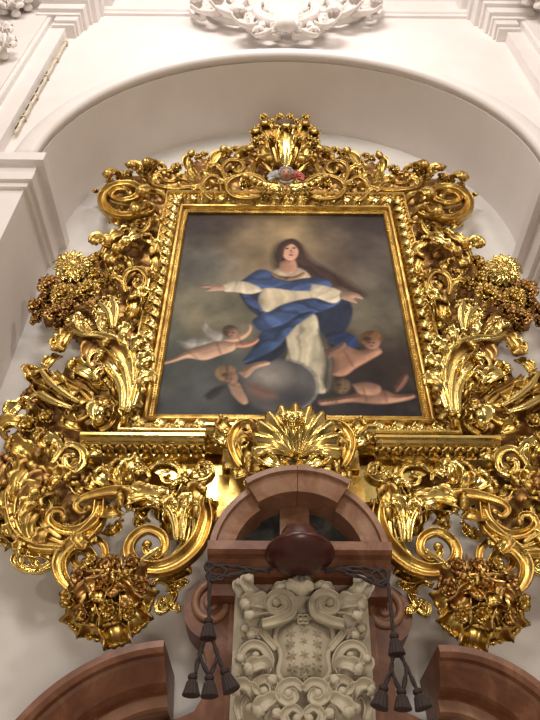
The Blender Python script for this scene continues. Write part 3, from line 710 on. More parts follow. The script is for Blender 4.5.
A([(40, 390, .2), (36, 380, .24), (34, 372, .26), (40, 366, .26)], .2, .05, 5)
A([(66, 410, .18), (50, 398, .24), (36, 394, .24), (26, 398, .2)], .2, .05, 5)
A([(52, 414, .18), (38, 404, .24), (26, 402, .24), (22, 410, .2)], .2, .045, 5, m=GOLDD)
A([(36, 420, .16), (24, 412, .22), (14, 416, .24), (10, 426, .2)], .2, .05, 5, m=GOLDB)
A([(30, 438, .16), (18, 430, .22), (8, 430, .24), (2, 440, .2)], .2, .05, 5, m=GOLD)
S([(98, 400), (106, 398), (114, 404), (116, 414), (110, 426), (100, 432)], .22, [.012, .018, .022, .016], -1, 4, .09, .035, eye=False)
A([(104, 430, .18), (100, 418, .24), (104, 406, .26), (108, 404, .24)], .2, .055, 3, m=GOLDB)
A([(88, 432, .18), (76, 430, .22), (64, 424, .24), (56, 428, .22)], .2, .045, 4)
A([(122, 430, .14), (124, 420, .2), (122, 410, .22), (128, 404, .2)], .2, .04, 4)
for (x, y_, R_) in ((30, 426, .075), (48, 418, .06), (42, 436, .06), (60, 440, .055), (20, 444, .06), (130, 398, .04), (128, 412, .045)): flower(x, y_, .24, R_, 'bud', m=GOLD)

# --- lower wings
S([(50, 470), (58, 456), (66, 447), (76, 447), (84, 454), (83, 466), (74, 472), (66, 466), (66, 458), (73, 456)], .26, [.014, .02, .026, .024, .014], 1, 3, .10, .04, m=GOLDB)
S([(66, 546), (44, 548), (26, 540), (17, 524), (17, 504), (26, 484), (42, 470), (58, 470), (70, 480)], .28, [.034, .042, .044, .04, .034, .026, .016], -1, 9, .17, .055, prof=RIB, t0=.15, t1=.99, eye=False, curl=1.6)
S([(70, 545), (46, 542), (31, 530), (26, 514), (31, 500), (44, 497), (51, 505), (46, 512), (40, 508)], .26, [.03, .032, .026, .018, .012], 1, 6, .11, .04, prof=RIB, t0=.2)
S([(100, 500), (98, 516), (90, 526), (74, 533), (58, 530), (49, 521), (53, 512), (62, 512), (64, 519)], .28, [.03, .034, .03, .024, .014], 1, 4, .12, .045)
A([(30, 516, .2), (22, 494, .26), (32, 474, .28), (50, 466, .26)], .2, .055, 6, m=GOLD)
A([(40, 520, .2), (34, 500, .28), (44, 484, .3), (62, 486, .28)], .2, .05, 5, m=GOLDD)
A([(54, 506, .2), (54, 490, .26), (64, 480, .28), (76, 488, .26)], .2, .045, 5)
A([(22, 530, .16), (10, 512, .2), (4, 494, .22), (6, 478, .2)], .2, .055, 6)
A([(40, 546, .16), (20, 540, .2), (6, 530, .22), (-6, 514, .2)], .2, .05, 6)
A([(14, 500, .16), (4, 486, .22), (6, 468, .26), (22, 458, .24)], .2, .055, 5, m=GOLDD)
A([(34, 470, .16), (24, 456, .22), (10, 450, .24), (0, 456, .22)], .2, .055, 5)
A([(46, 466, .16), (48, 452, .22), (42, 442, .24), (32, 442, .22)], .2, .045, 4)
A([(60, 552, .2), (40, 554, .24), (22, 552, .26), (10, 556, .24)], .2, .045, 5, m=GOLDB)
S([(66, 552), (56, 562), (40, 570), (22, 568), (14, 560), (20, 553), (30, 556)], .24, [.026, .024, .022, .018, .014], -1, 4, .08, .032, m=GOLDB, eye=False)
A([(10, 548, .14), (4, 542, .18), (-4, 540, .2)], .2, .04, 4, m=GOLDB)
# broad ribbon over the opening
S([(168, 506), (154, 500), (134, 494), (112, 493), (94, 496), (80, 501), (76, 508), (82, 513), (89, 509)], .30, [.022, .03, .034, .034, .026, .018, .014], 1, 0, m=GOLD)
A([(176, 520, .2), (160, 508, .26), (140, 506, .28), (118, 512, .24)], .2, .06, 6, m=GOLDB)
A([(170, 514, .2), (150, 500, .28), (128, 502, .3), (108, 510, .26)], .2, .05, 6, m=GOLD)
A([(128, 494, .2), (120, 482, .26), (118, 470, .28), (108, 464, .26)], .2, .045, 4, m=GOLD)
A([(132, 494, .2), (130, 478, .26), (136, 466, .28), (148, 468, .26)], .2, .045, 4, m=GOLDB)
A([(120, 492, .2), (106, 484, .26), (96, 474, .28), (90, 478, .26)], .2, .045, 4, m=GOLDB)
A([(112, 492, .18), (98, 490, .22), (86, 484, .24), (80, 488, .22)], .2, .04, 4)
A([(96, 500, .18), (84, 494, .22), (76, 486, .26), (80, 478, .26)], .2, .04, 4)
# stem that winds down to the hanging bouquet
S([(104, 506), (98, 522), (84, 538), (68, 550), (60, 564), (64, 580), (76, 592)], .28, [.03, .045, .05, .046, .036, .022], 1, 0, eye=False, hs=.8, m=GOLD)
A([(104, 530, .2), (112, 534, .22), (116, 528, .24), (108, 522, .26)], .2, .04, 4, m=GOLDB)
S([(80, 586), (92, 578), (95, 564), (88, 552), (77, 551), (73, 560), (79, 567), (85, 562)], .26, [.02, .026, .028, .024, .014], -1, 3, .07, .035)
A([(90, 582, .22), (84, 574, .26), (78, 566, .28)], .2, .035, 3)
S([(92, 536), (104, 546), (106, 558), (104, 570), (112, 577), (122, 574), (128, 566)], .24, [.016, .022, .02, .016], 1, 0, eye=False)
# inner volute
S([(204, 500), (206, 520), (198, 544), (180, 562), (158, 570), (138, 566), (129, 552), (134, 538), (148, 530), (162, 536), (165, 548), (156, 557), (146, 552), (147, 545)], .30, [.03, .045, .05, .046, .036, .03, .026, .024, .018], 1, 0, m=GOLD, hs=1.0, n=80)
S([(182, 500), (190, 520), (186, 545), (172, 560), (158, 566)], .26, [.03, .038, .036, .02], -1, 0, prof=RIB, eye=False, m=GOLDB)
S([(160, 548), (148, 556), (138, 566), (128, 580)], .32, [.012, .018, .016, .014], -1, 0, eye=False, prof=RIB, m=GOLDB)
for (p0, W_, mm) in (([(176, 536, .22), (174, 518, .28), (178, 504, .32), (188, 500, .34)], .045, GOLDB), ([(170, 534, .22), (166, 514, .28), (160, 502, .32), (150, 502, .34)], .045, GOLD), ([(184, 534, .24), (186, 514, .3), (194, 504, .34), (202, 510, .34)], .045, GOLDB),
                     ([(194, 530, .22), (196, 508, .28), (204, 492, .30), (216, 488, .30)], .055, GOLD), ([(186, 512, .18), (182, 494, .22), (190, 480, .26), (196, 478, .26)], .04, GOLDB), ([(180, 510, .18), (172, 496, .22), (174, 486, .26), (166, 482, .26)], .04, GOLDB),
                     ([(202, 540, .2), (208, 520, .24), (210, 502, .26), (216, 494, .28)], .05, GOLD), ([(164, 520, .2), (150, 512, .24), (138, 520, .26), (132, 526, .24)], .04, GOLDB), ([(150, 520, .2), (142, 524, .22), (136, 532, .22)], .03, GOLD)):
    A(p0, .2, W_, 5, m=mm)
S([(152, 584), (160, 580), (170, 584), (174, 594), (168, 606), (160, 612), (158, 604), (164, 600)], .2, [.016, .022, .022, .014], 1, 4, .07, .03, m=GOLDB)
A([(160, 574, .2), (176, 578, .22), (186, 572, .22), (192, 562, .22)], .2, .035, 5, m=GOLD)
A([(166, 590, .16), (176, 588, .2), (180, 580, .22)], .2, .03, 4, m=GOLDB)

# --- hanging bouquets: big clusters of petals and blossoms
c = P(112, 604, -.30)
r = random.Random(3)
for k in range(23):
    ring, kk, cnt_ = (0, k, 10) if k < 10 else (1, k - 10, 8) if k < 18 else (2, k - 18, 5); a = 2 * PI * kk / cnt_ + .35 * ring + r.uniform(-.15, .15); R_ = (.225, .165, .10)[ring] * r.uniform(.85, 1.12)
    e_ = np.array([math.cos(a), 0, math.sin(a) * 1.0]); o0 = (.0, .05, .10)[ring]
    sp = [c + e_ * .03 + O * o0, c + e_ * R_ * .55 + O * (o0 + (.05, .08, .09)[ring]), c + e_ * R_ + O * (o0 + (.02, .07, .12)[ring]) + np.array([0, 0, -.02])]
    for mir in (False, True):
        mb = MB(); leaf(mb, sp, (.075, .062, .045)[ring], 3, .5, .22, .4, nr=18, nc=11, root=.25, flute=.10); mb.build('petal', GOLD if (k % 3 == 0 or e_[2] < -.6) else GOLDD, ROOT, mir)  # downward petals take the lighter gilding: light from below put into the colour
for k, (dx, dz, R_) in enumerate(((-.13, .06, .06), (-.16, -.04, .055), (-.04, .02, .065), (.08, .04, .06), (.15, .02, .055), (.03, -.09, .06), (-.08, -.11, .055), (.12, -.10, .05), (.0, .12, .06), (-.09, .14, .05), (.1, .13, .05))):
    flower(0, 0, 0, R_, 'bud', m=GOLD if k % 2 else GOLDD, tilt=(dx * 3, dz * 3 - .5), xyz=c + np.array([dx, -.14 - .03 * r.random(), dz]))

# --- shelf, frieze and panels under the picture
zs_ = P(150, 432, -.30)[2]; zb_ = P(150, 457, -.20)[2]; xa = P(80, 432, -.30)[0]; xm = P(205, 432, -.30)[0]; xa2 = P(97, 457, -.2)[0]
hh = zs_ - zb_
def shelf(x0, x1, dy, dz, nm):
    for mir in (False, True):
        mb = MB(); extr(mb, [(0, zs_ + dz), (-.28 - dy, zs_ + dz), (-.30 - dy, zs_ + dz - .004), (-.30 - dy, zs_ + dz - .022), (-.28 - dy, zs_ + dz - .028), (-.27 - dy, zs_ + dz - .045)] +
             [(-.175 - dy - .085 * math.cos(a), zs_ + dz - .05 - (hh - .09) * math.sin(a)) for a in np.linspace(0, PI / 2, 7)] +
             [(-.175 - dy, zb_ + dz + .025), (-.20 - dy, zb_ + dz + .022), (-.20 - dy, zb_ + dz), (-.15 - dy, zb_ + dz - .015), (0, zb_ + dz - .015)], x0, x1)
        mb.build(nm, GOLDB, ROOT, mir, smooth=False)
        mb = MB(); n_ = max(2, int((x1 - x0) / .072))
        for k in range(n_):
            x = x0 + (x1 - x0) * (k + .5) / n_
            c0 = np.array([x, -.18 - dy, zb_ + dz + .04]); c1 = np.array([x + .01, -.235 - dy, (zb_ + zs_) / 2 + dz]); c2 = np.array([x + .025, -.28 - dy, zs_ + dz - .06])
            leaf(mb, [c0, c1, c2], .04, 3, .5, .3, .4, nr=14, nc=7, out=unit(np.array([0, -1, -.6])), th=.006)
            dome(mb, np.array([x + .036, -.245 - dy, (zb_ + zs_) / 2 + dz - .02]), .016, (0, -1, -.5), nu=8)
        mb.build('carved_leaves', GOLD, ROOT, mir)
shelf(xa, xm, 0, 0, 'cornice'); shelf(xm, XC - .30, .04, .05, 'cornice')
# pedestal panels with low relief scrolls
zp = P(200, 505, -.14)[2]; xp0 = P(140, 460, -.14)[0]; xp1 = P(240, 460, -.14)[0]
for mir in (False, True):
    mb = MB(); prism(mb, [(xp0 - .05, zb_ - .01), (xp1 + .25, zb_ - .01), (xp1 + .25, zp - .15), (xp0 + .45, zp - .05), (xp0 + .22, zp + .17)][::-1], -.14, -.02)
    mb.build('pedestal_panel', GOLDB, ROOT, mir, smooth=False)
    mb = MB(); x0 = P(222, 465, -.26)[0]; z1 = P(230, 449, -.26)[2]; z2 = P(230, 468, -.26)[2]; z3 = P(240, 500, -.26)[2]
    box(mb, (x0, -.26, z2), (x0 + .17, -.02, z1)); box(mb, (x0 + .05, -.262, z3 - .05), (x0 + .40, -.02, z2 + .03)); box(mb, (x0 - .02, -.22, z2 - .3), (x0 + .1, -.02, z2 - .02))
    mb.build('pedestal_block', GOLD, ROOT, mir, smooth=False)
for pts in ([(150, 470), (156, 464), (166, 463), (176, 466), (180, 474), (174, 482), (164, 482), (161, 474), (168, 471)], [(184, 464), (186, 474), (194, 480), (206, 478), (213, 470), (208, 463), (199, 464), (199, 471), (205, 472)], [(150, 478), (146, 470), (138, 466), (130, 468)],
            [(182, 480), (180, 490), (186, 498), (196, 496)]):
    S(pts, .165, [.011, .014, .012, .009], 1, 3, .06, .022, name='relief_scroll', m=GOLDB)

# --- shell in the middle
c = P(296, 462, -.42); mb = MB(); nr_, nc_ = 16, 111; fr = np.zeros((nr_, nc_, 3)); Rs = P(344, 440, -.42)[0] - P(296, 440, -.42)[0]
Hs = P(296, 414, -.44)[2] - c[2]
for i in range(nr_):
    for j in range(nc_):
        s_ = .06 + .94 * i / (nr_ - 1); a = PI * (-.04 + 1.08 * j / (nc_ - 1)); fl = math.cos(2 * PI * 11 * j / (nc_ - 1))
        rr = s_ * (.95 + .09 * abs(math.sin(PI * 11 * j / (nc_ - 1))) ** .7 * s_)
        fr[i, j] = c + np.array([-math.cos(a) * Rs * rr * (.86 + .14 * math.sin(a)), -.03 - .09 * math.sin(s_ * 2.4) - .016 * fl * s_ * -1 - .05 * max(0, s_ - .85), math.sin(a) * Hs * rr])
shell(mb, fr + np.array([0, .02, 0]), fr); sh_ = mb.build('shell', GOLDB, ROOT, label='fan shaped gilded shell')
for k, x in enumerate((270, 278, 286, 293)):
    A([(296, 428, .50), ((296 + x) / 2, 420, .54), (x, 414 + abs(k - 3) * 1.5, .56)], .2, .026, 2, m=GOLDB, tip=.4, root=.7)
A([(292, 470, .46), (278, 468, .5), (264, 462, .5), (256, 452, .48)], .2, .04, 4, m=GOLDB)
A([(288, 474, .44), (270, 472, .48), (254, 470, .48), (240, 474, .44)], .2, .035, 5)
S([(262, 474), (246, 470), (236, 456), (233, 440), (240, 428), (252, 424), (258, 430), (252, 436), (247, 432)], .40, [.022, .032, .036, .034, .026, .016], -1, 5, .11, .045, m=GOLD)
A([(246, 452, .36), (254, 444, .42), (262, 446, .46), (268, 454, .46)], .2, .045, 4, m=GOLDD)
A([(240, 440, .34), (248, 436, .4), (256, 440, .44), (258, 450, .44)], .2, .04, 4, m=GOLDD)
A([(236, 440, .34), (226, 432, .38), (220, 426, .38), (212, 428, .36)], .2, .04, 4)
A([(234, 450, .34), (224, 444, .38), (216, 440, .38), (210, 444, .36)], .2, .04, 4, m=GOLDB)
A([(250, 470, .36), (240, 476, .4), (228, 478, .4)], .2, .035, 4)

# ------------------------------------------------------------------ red marble portal
YM = -.36
PR = empty('marble_portal', (XC, 0, P(300, 715, -.2)[2] - .8), 'red marble portal top with a round pediment and two half pediments under the gilded frame', 'portal')
cL = P(208, 541, -.55); cR = P(391, 543, -.55); zA = P(298, 470, -.55)[2]; xm_ = (cL[0] + cR[0]) / 2; z0 = (cL[2] + cR[2]) / 2
hw = (cR[0] - cL[0]) / 2; rise = zA - z0; Rr = (hw * hw + rise * rise) / (2 * rise); zc0 = z0 + rise - Rr; am = math.asin(min(1, hw / Rr))
print('portal hw', hw, 'rise', rise, 'R', Rr, 'ang', math.degrees(am))
def arcsweep(R, a0, a1, prof, nm, m, cx, cz, n=28, parent=PR):
    """profile [(radial offset, y)] swept round an arc"""
    mb = MB(); k = len(prof); v = []; f = []
    for i in range(n):
        a = a0 + (a1 - a0) * i / (n - 1)
        for d, y_ in prof: v.append((cx + (R + d) * math.sin(a), y_, cz + (R + d) * math.cos(a)))
    for i in range(n - 1):
        for j in range(k): p_, q_ = i * k + j, i * k + (j + 1) % k; f.append((p_, p_ + k, q_ + k, q_))
    f.append(tuple(range(k))); f.append(tuple(range((n - 1) * k, n * k))[::-1]); mb.add(v, f)
    return mb.build(nm, m, parent, smooth=False)
def archprof(y, w_): return [(0, y), (-.03, y - .0), (-.035, y + .025), (-.05, y + .03), (-w_ + .03, y + .045), (-w_, y + .06), (-w_, -.1), (0, -.1)]
ab = am * .42
arcsweep(Rr, -am, -ab, archprof(-.50, .115), 'pediment_arch', MARBLEP, xm_, zc0)
arcsweep(Rr, ab, am, archprof(-.50, .115), 'pediment_arch', MARBLEP, xm_, zc0)
arcsweep(Rr + .025, -ab, -.004, archprof(-.56, .125), 'pediment_crown', MARBLEP, xm_, zc0)
arcsweep(Rr + .025, .004, ab, archprof(-.56, .125), 'pediment_crown', MARBLEP, xm_, zc0)
# cornice below it
mb = MB(); extr(mb, [(-.004, z0 + .0), (-.56, z0 + .0), (-.56, z0 - .045), (-.54, z0 - .06), (-.50, z0 - .065), (-.42, z0 - .12), (-.36, z0 - .13), (-.34, z0 - .18), (-.004, z0 - .18)][::-1], cL[0], cR[0])
mb.build('cornice', MARBLE, PR, smooth=False)
mb = MB(); x0, x1 = P(280, 520, -.4)[0], P(310, 520, -.4)[0]; box(mb, (x0, -.34, z0 - .01), (x1, -.1, zA - .10)); mb.build('mullion', MARBLEP, PR, smooth=False)
mb = MB(); aa = np.linspace(-am * .98, am * .98, 30); prism(mb, [(xm_ + (Rr - .10) * math.sin(a), max(z0 - .01, zc0 + (Rr - .10) * math.cos(a))) for a in aa], -.28, -.05)
mb.build('tympanum', MARBLED, PR, smooth=False, label='dark mottled panels in the round pediment')
# body behind the slab, with side volutes
zb = P(300, 760, -.2)[2]; zt = z0 - .18
xb0, xb1 = P(236, 600, -.22)[0], P(366, 600, -.22)[0]
mb = MB(); box(mb, (xb0 - .03, -.24, zb - .8), (xb1 + .03, -.002, zt + .02)); mb.build('body', MARBLE, PR, smooth=False)
def volute(s):
    cxp, czp = (213, 606) if s < 0 else (384, 612)
    c_ = P(cxp, czp, -.24); R_ = abs(P(183 if s < 0 else 412, 606, -.24)[0] - c_[0]); Rz = R_ * 1.05
    mb = MB(); poly = []
    xi = xb0 + .02 if s < 0 else xb1 - .02
    for a in np.linspace(80, 250, 26):
        r_ = math.radians(a); poly.append((c_[0] + s * -R_ * math.cos(r_) * 1.0, c_[2] + Rz * math.sin(r_)))
    x_n = P(207 if s < 0 else 392, 650, -.24)[0]
    zz = P(208, 660, -.24)[2]; z7 = P(200, 700, -.24)[2]; z8 = P(180, 716, -.24)[2]
    xo = P(160 if s < 0 else 440, 716, -.24)[0]
    poly += [(x_n, zz), (x_n - s * -.0, z7 + .03), (x_n + s * .04, z7 - .04), (x_n + s * .10, z8), (xo, z8 - .02), (xo, zb - .8), (xi, zb - .8), (xi, c_[2] + Rz)]
    if s > 0: poly = poly[::-1]
    prism(mb, poly if s < 0 else poly, -.22, -.004); o = mb.build('side_volute', MARBLE, PR, smooth=False)
    mb = MB(); pth = [np.array([c_[0] - s * R_ * .8 * (1 - k / 46) * math.cos(k * .29), -.225, c_[2] + .02 + Rz * .8 * (1 - k / 46) * math.sin(k * .29)]) for k in range(44)]
    sweepm(mb, pth, [.022, .02, .012], RND); mb.build('spiral_moulding', MARBLEP, o)
volute(-1); volute(1)
# half pediments at both sides
def halfped(s):
    e0 = P(164, 640, -.5) if s < 0 else P(438, 645, -.5); e1 = P(15, 720, -.5) if s < 0 else P(560, 700, -.5)
    mid = P(98, 657, -.5) if s < 0 else P(500, 657, -.5)
    A_ = np.array([[2 * q_[0], 2 * q_[2], 1] for q_ in (e0, mid, e1)]); b_ = [q_[0] ** 2 + q_[2] ** 2 for q_ in (e0, mid, e1)]
    sx, sz, kk = np.linalg.solve(A_, b_); R_ = math.sqrt(kk + sx * sx + sz * sz)
    a0 = math.atan2(e0[0] - sx, e0[2] - sz); a1 = math.atan2(e1[0] - sx, e1[2] - sz) + s * .5
    print('half', s, R_, math.degrees(a0), math.degrees(a1), sx, sz)
    prof = [(0, -.5), (-.03, -.505), (-.05, -.49), (-.055, -.46), (-.07, -.45), (-.09, -.43), (-.14, -.38), (-.15, -.36), (-.16, -.30), (-.17, -.30), (-.17, -.02), (0, -.02)]
    arcsweep(R_, min(a0, a1), max(a0, a1), prof, 'half_pediment', MARBLE, sx, sz)
    arcsweep(R_ - .165, min(a0, a1), max(a0, a1), [(0, -.30), (-.05, -.29), (-.06, -.27), (-.06, -.02), (0, -.02)], 'inner_moulding', MARBLEP, sx, sz)
    mb = MB(); poly = [(sx + (R_ - .2) * math.sin(a), sz + (R_ - .2) * math.cos(a)) for a in np.linspace(a0, a1, 20)]
    poly += [(poly[-1][0], zb - .8), (poly[0][0], zb - .8)]
    prism(mb, poly if s > 0 else poly[::-1], -.14, -.004); mb.build('dark_panel', MARBLED, PR, smooth=False, label='dark mottled panel under the half pediment')
halfped(-1); halfped(1)

# ------------------------------------------------------------------ stone coat of arms
YS = -.34
s00 = P(236, 576, YS); s01 = P(366, 578, YS); s10 = P(229, 720, YS)
CO = empty('coat_of_arms', (XC, 0, s10[2] - .35), 'pale carved stone slab with a scrolled shield of small stars below the red hat', 'relief')
mb = MB(); prism(mb, [(s00[0], s00[2]), (s01[0], s01[2]), (P(374, 720, YS)[0], s10[2] - .3), (s10[0], s10[2] - .3)][::-1], YS, -.23); mb.build('slab', STONE, CO, smooth=False)
cxs = 303.0
def st_scroll(pts, d, w_, prof=CHAN, eye=True, nm='scroll', mirror=True, hs=1.2):
    for mir in ((0, 1) if mirror else (0,)):
        pp = [(2 * cxs - p_[0] if mir else p_[0], p_[1]) for p_ in pts]; path = catmull(np.array([P(a, b, YS - d) for a, b in pp]), max(20, len(pp) * 6))
        mb = MB(); sweepm(mb, path, np.array(w_) * .72, prof, hs)
        if eye: dome(mb, path[-1], max(.015, w_[-1] * 1.1), nu=12, h=1.2)
        mb.build(nm, STONE, CO)
def st_leaf(pts, W_, lobes=4, mirror=True, **k):
    for mir in ((0, 1) if mirror else (0,)):
        mb = MB(); leaf(mb, np.array([P(2 * cxs - p_[0] if mir else p_[0], p_[1], YS - p_[2] * .75) for p_ in pts]), W_ * .72, lobes, .5, .3, .5, th=.02, **k); mb.build('carved_leaf', STONE, CO)
# shield
poly = [P(a, b, YS - .05) for a, b in ((277, 628), (286, 622), (294, 618), (303, 622), (312, 618), (321, 622), (331, 628), (333, 640), (328, 656), (330, 672), (322, 682), (303, 688), (284, 682), (278, 672), (281, 656), (275, 640))]
mb = MB(); k = len(poly); cen = np.mean(poly, 0) + O * .05; v = [p_ * 1 for p_ in poly] + [(p_ * .55 + cen * .45) + O * .02 for p_ in poly] + [cen] + [p_ - O * .06 for p_ in poly]
f = [(i, (i + 1) % k, (i + 1) % k + k, i + k) for i in range(k)] + [(i + k, (i + 1) % k + k, 2 * k) for i in range(k)] + [(i, i + 2 * k + 1, (i + 1) % k + 2 * k + 1, (i + 1) % k) for i in range(k)]
mb.add(v, f); mb.build('shield', STONE, CO, label='bulging shield carved with small stars')
mb = MB(); pl = catmull(np.array([p_ + O * .004 for p_ in poly + poly[:1]]), 90); sweepm(mb, pl, .012, RND); mb.build('shield_border', STONE, CO)
for (a, b) in ((304, 630), (291, 633), (317, 633), (304, 641), (291, 643), (317, 643), (292, 655), (304.5, 654), (317, 655), (293, 667), (305, 666), (317, 666), (305, 676)):
    p_ = P(a, b, YS - .10); mb = MB(); v = []
    for q_ in range(12):
        r_ = .026 if q_ % 2 == 0 else .011; an = 2 * PI * q_ / 12 + .3; v.append(p_ + np.array([r_ * math.cos(an), .004, r_ * math.sin(an)]))
    v = v + [w_ + np.array([0, .03, 0]) for w_ in v] + [p_ + O * .012]
    mb.add(v, [(i, (i + 1) % 12, 24) for i in range(12)] + [(i, i + 12, (i + 1) % 12 + 12, (i + 1) % 12) for i in range(12)]); mb.build('star', STONE, CO, smooth=False)
mb = MB()
for dx in (-2.6, 2.6):
    for dy in (-1.8, 2): p_ = P(303 + dx, 619 + dy, YS - .085); sweepm(mb, [p_ + np.array([.013 * math.cos(a), 0, .013 * math.sin(a)]) for a in np.linspace(0, 2 * PI, 12)], .005, RND)
mb.build('small_rings', STONE, CO)
st_scroll([(262, 625), (275, 622), (290, 615), (293, 604), (286, 595), (275, 595), (268, 602), (271, 611), (280, 612), (285, 606), (281, 601), (276, 603)], .10, [.03, .034, .032, .028, .024, .02], hs=1.3)
st_scroll([(276, 650), (268, 640), (262, 630), (266, 618)], .06, [.022, .026, .02], eye=False)
st_scroll([(264, 678), (270, 662), (262, 648), (250, 646), (242, 654), (246, 664), (255, 663), (256, 656)], .08, [.022, .03, .03, .024, .018])
st_scroll([(262, 708), (272, 700), (274, 688), (266, 680), (256, 684), (257, 692), (264, 692)], .10, [.028, .034, .028, .02])
st_scroll([(303, 690), (294, 683), (283, 686), (279, 696), (287, 703), (295, 699), (293, 692), (288, 694)], .11, [.026, .03, .026, .02])
st_scroll([(240, 720), (238, 706), (244, 694), (252, 700), (250, 708)], .07, [.022, .03, .022])
st_scroll([(290, 730), (284, 716), (292, 708), (300, 713), (297, 719)], .11, [.026, .026, .018])
for pts, W_ in (([(262, 600, .04), (252, 594, .10), (248, 584, .12), (256, 578, .10)], .055), ([(270, 610, .06), (258, 606, .12), (246, 608, .14), (242, 618, .10)], .06), ([(268, 616, .04), (258, 614, .12), (250, 620, .14), (254, 628, .10)], .05),
                ([(250, 600, .03), (242, 596, .06), (239, 588, .08), (243, 582, .06)], .045), ([(268, 676, .06), (262, 668, .12), (252, 670, .14), (246, 678, .10)], .05), ([(256, 700, .06), (248, 692, .10), (240, 690, .12), (236, 698, .08)], .05),
                ([(276, 712, .06), (268, 706, .12), (260, 712, .14), (258, 722, .10)], .055), ([(244, 680, .03), (240, 672, .06), (239, 664, .08), (243, 658, .06)], .04), ([(276, 690, .06), (272, 682, .12), (266, 676, .14)], .04), ([(270, 726, .06), (276, 716, .12), (284, 720, .14)], .04),
                ([(272, 594, .05), (280, 588, .09), (288, 588, .10), (292, 594, .08)], .03), ([(246, 640, .03), (244, 632, .06), (250, 626, .08)], .035), ([(262, 640, .03), (254, 636, .07), (246, 640, .08)], .035)):
    st_leaf(pts, W_)
for x in (286, 292, 299, 306, 312): 
    mb = MB(); leaf(mb, np.array([P(299 + (x - 299) * .4, 592, YS - .10), P(x, 582, YS - .22), P(x + (x - 299) * .1, 570, YS - .27)]), .036, 1, .5, .35, .5, th=.02); mb.build('finial_leaf', STONE, CO)

# ------------------------------------------------------------------ cardinal hat with cords
hc = P(300, 556, -.66); HT = empty('hat', tuple(hc), 'dark red broad-brimmed hat with hanging tassel cords, fixed above the stone shield', 'hat')
Rb = (P(335, 556, -.66)[0] - P(265, 556, -.66)[0]) / 2
tl = Matrix.Rotation(math.radians(62), 3, 'X')
def lathe(prof, nm, m, parent, c_, R_=None, nu=40):
    mb = MB(); k = len(prof); v = []; f = []
    for j in range(nu):
        a = 2 * PI * j / nu
        for r_, z_ in prof: v.append((r_ * math.cos(a), r_ * math.sin(a), z_))
    for j in range(nu):
        for i in range(k - 1): p_ = j * k + i; q_ = ((j + 1) % nu) * k + i; f.append((p_, q_, q_ + 1, p_ + 1))
    v = np.array(v)
    if R_ is not None: v = v @ np.array(R_).T
    mb.add(v + np.array(c_), f); return mb.build(nm, m, parent)
RT_ = Matrix.Rotation(math.radians(-8), 3, 'X')
lathe([(.001, -.055), (Rb * .3, -.052), (Rb * .6, -.038), (Rb * .85, -.018), (Rb * .97, .0), (Rb, .012), (Rb * .97, .022), (Rb * .8, .04), (Rb * .55, .06), (.001, .06)], 'brim', HAT, HT, hc, RT_)
lathe([(Rb * .66, .045), (Rb * .60, .09), (Rb * .50, .13), (Rb * .3, .155), (.001, .165)], 'crown', HAT, HT, hc, RT_)
YC = -.60
def rope(pts, y=YC, w_=.0085, nm='cord'):
    path = catmull(np.array([P(a, b, y if len(q_) == 0 else q_[0]) for a, b, *q_ in pts]), len(pts) * 10); mb = MB()
    T, N, B = frames(path); n_ = len(path); s_ = np.cumsum(np.r_[0, np.linalg.norm(np.diff(path, axis=0), axis=1)])
    for ph in (0, PI):                                # two twisted strands
        a = s_ / .018 + ph; off = (N * np.cos(a)[:, None] + B * np.sin(a)[:, None]) * w_ * .45
        sweepm(mb, path + off, w_ * .75, [(math.cos(t_), math.sin(t_)) for t_ in np.linspace(PI, -PI, 7)[:-1]])
    mb.build(nm, CORD, HT)
def tassel(x0, y0, x1, y1, y=YC):
    a, b = P(x0, y0, y), P(x1, y1, y); d = b - a; L = np.linalg.norm(d); d = d / L; A_ = unit(np.cross(d, O)); B_ = np.cross(A_, d); mb = MB(); v = []; f = []; nu_ = 32
    prof = [(0, .006), (.06, .016), (.16, .021), (.26, .019), (.31, .014), (.35, .019), (.42, .022), (.7, .028), (.97, .035), (1.0, .033), (1.0, .001)]
    for t_, r_ in prof:
        for j in range(nu_):
            rr = r_ * (1 + (.09 if j % 2 and t_ > .35 else 0)); v.append(a + d * t_ * L + (A_ * math.cos(2 * PI * j / nu_) + B_ * math.sin(2 * PI * j / nu_)) * rr)
    for i in range(len(prof) - 1):
        for j in range(nu_): f.append((i * nu_ + j, i * nu_ + (j + 1) % nu_, (i + 1) * nu_ + (j + 1) % nu_, (i + 1) * nu_ + j))
    mb.add(v, f); mb.build('tassel', CORD, HT, smooth=False)
rope([(290, 566), (262, 570), (240, 573), (222, 577), (212, 581), (207, 575), (212, 568), (220, 566), (226, 572), (220, 580), (212, 577), (209, 570), (209.5, 590), (209, 618)])
rope([(270, 572), (245, 568), (228, 566), (216, 566), (208, 562), (206, 568), (212, 574), (230, 576), (250, 570)])
tassel(208.5, 617, 208, 639)
rope([(206, 638), (199, 656), (195.5, 674)]); rope([(199, 656), (208, 674)]); rope([(212, 638), (218, 656), (222.5, 668)]); rope([(218, 656), (211, 674)])
tassel(193, 673, 191, 696); tassel(209.5, 674, 209.5, 697); tassel(223, 667, 232, 691)
rope([(308, 566), (335, 570), (358, 572), (372, 578), (382, 582), (388, 576), (384, 570), (374, 572), (373, 580), (382, 586), (388, 578), (387, 572), (390, 600), (393.5, 634)])
rope([(325, 572), (350, 568), (366, 568), (378, 572), (384, 580), (376, 584), (360, 577), (345, 574)])
tassel(393.5, 632, 397, 655)
rope([(393, 654), (391, 670), (385, 685)]); rope([(391, 670), (399, 689)]); rope([(400, 654), (407, 668), (417, 690)]); rope([(407, 668), (403.5, 689)])
tassel(384.5, 684, 379, 708); tassel(401, 688, 403, 710); tassel(416, 688, 424, 709)

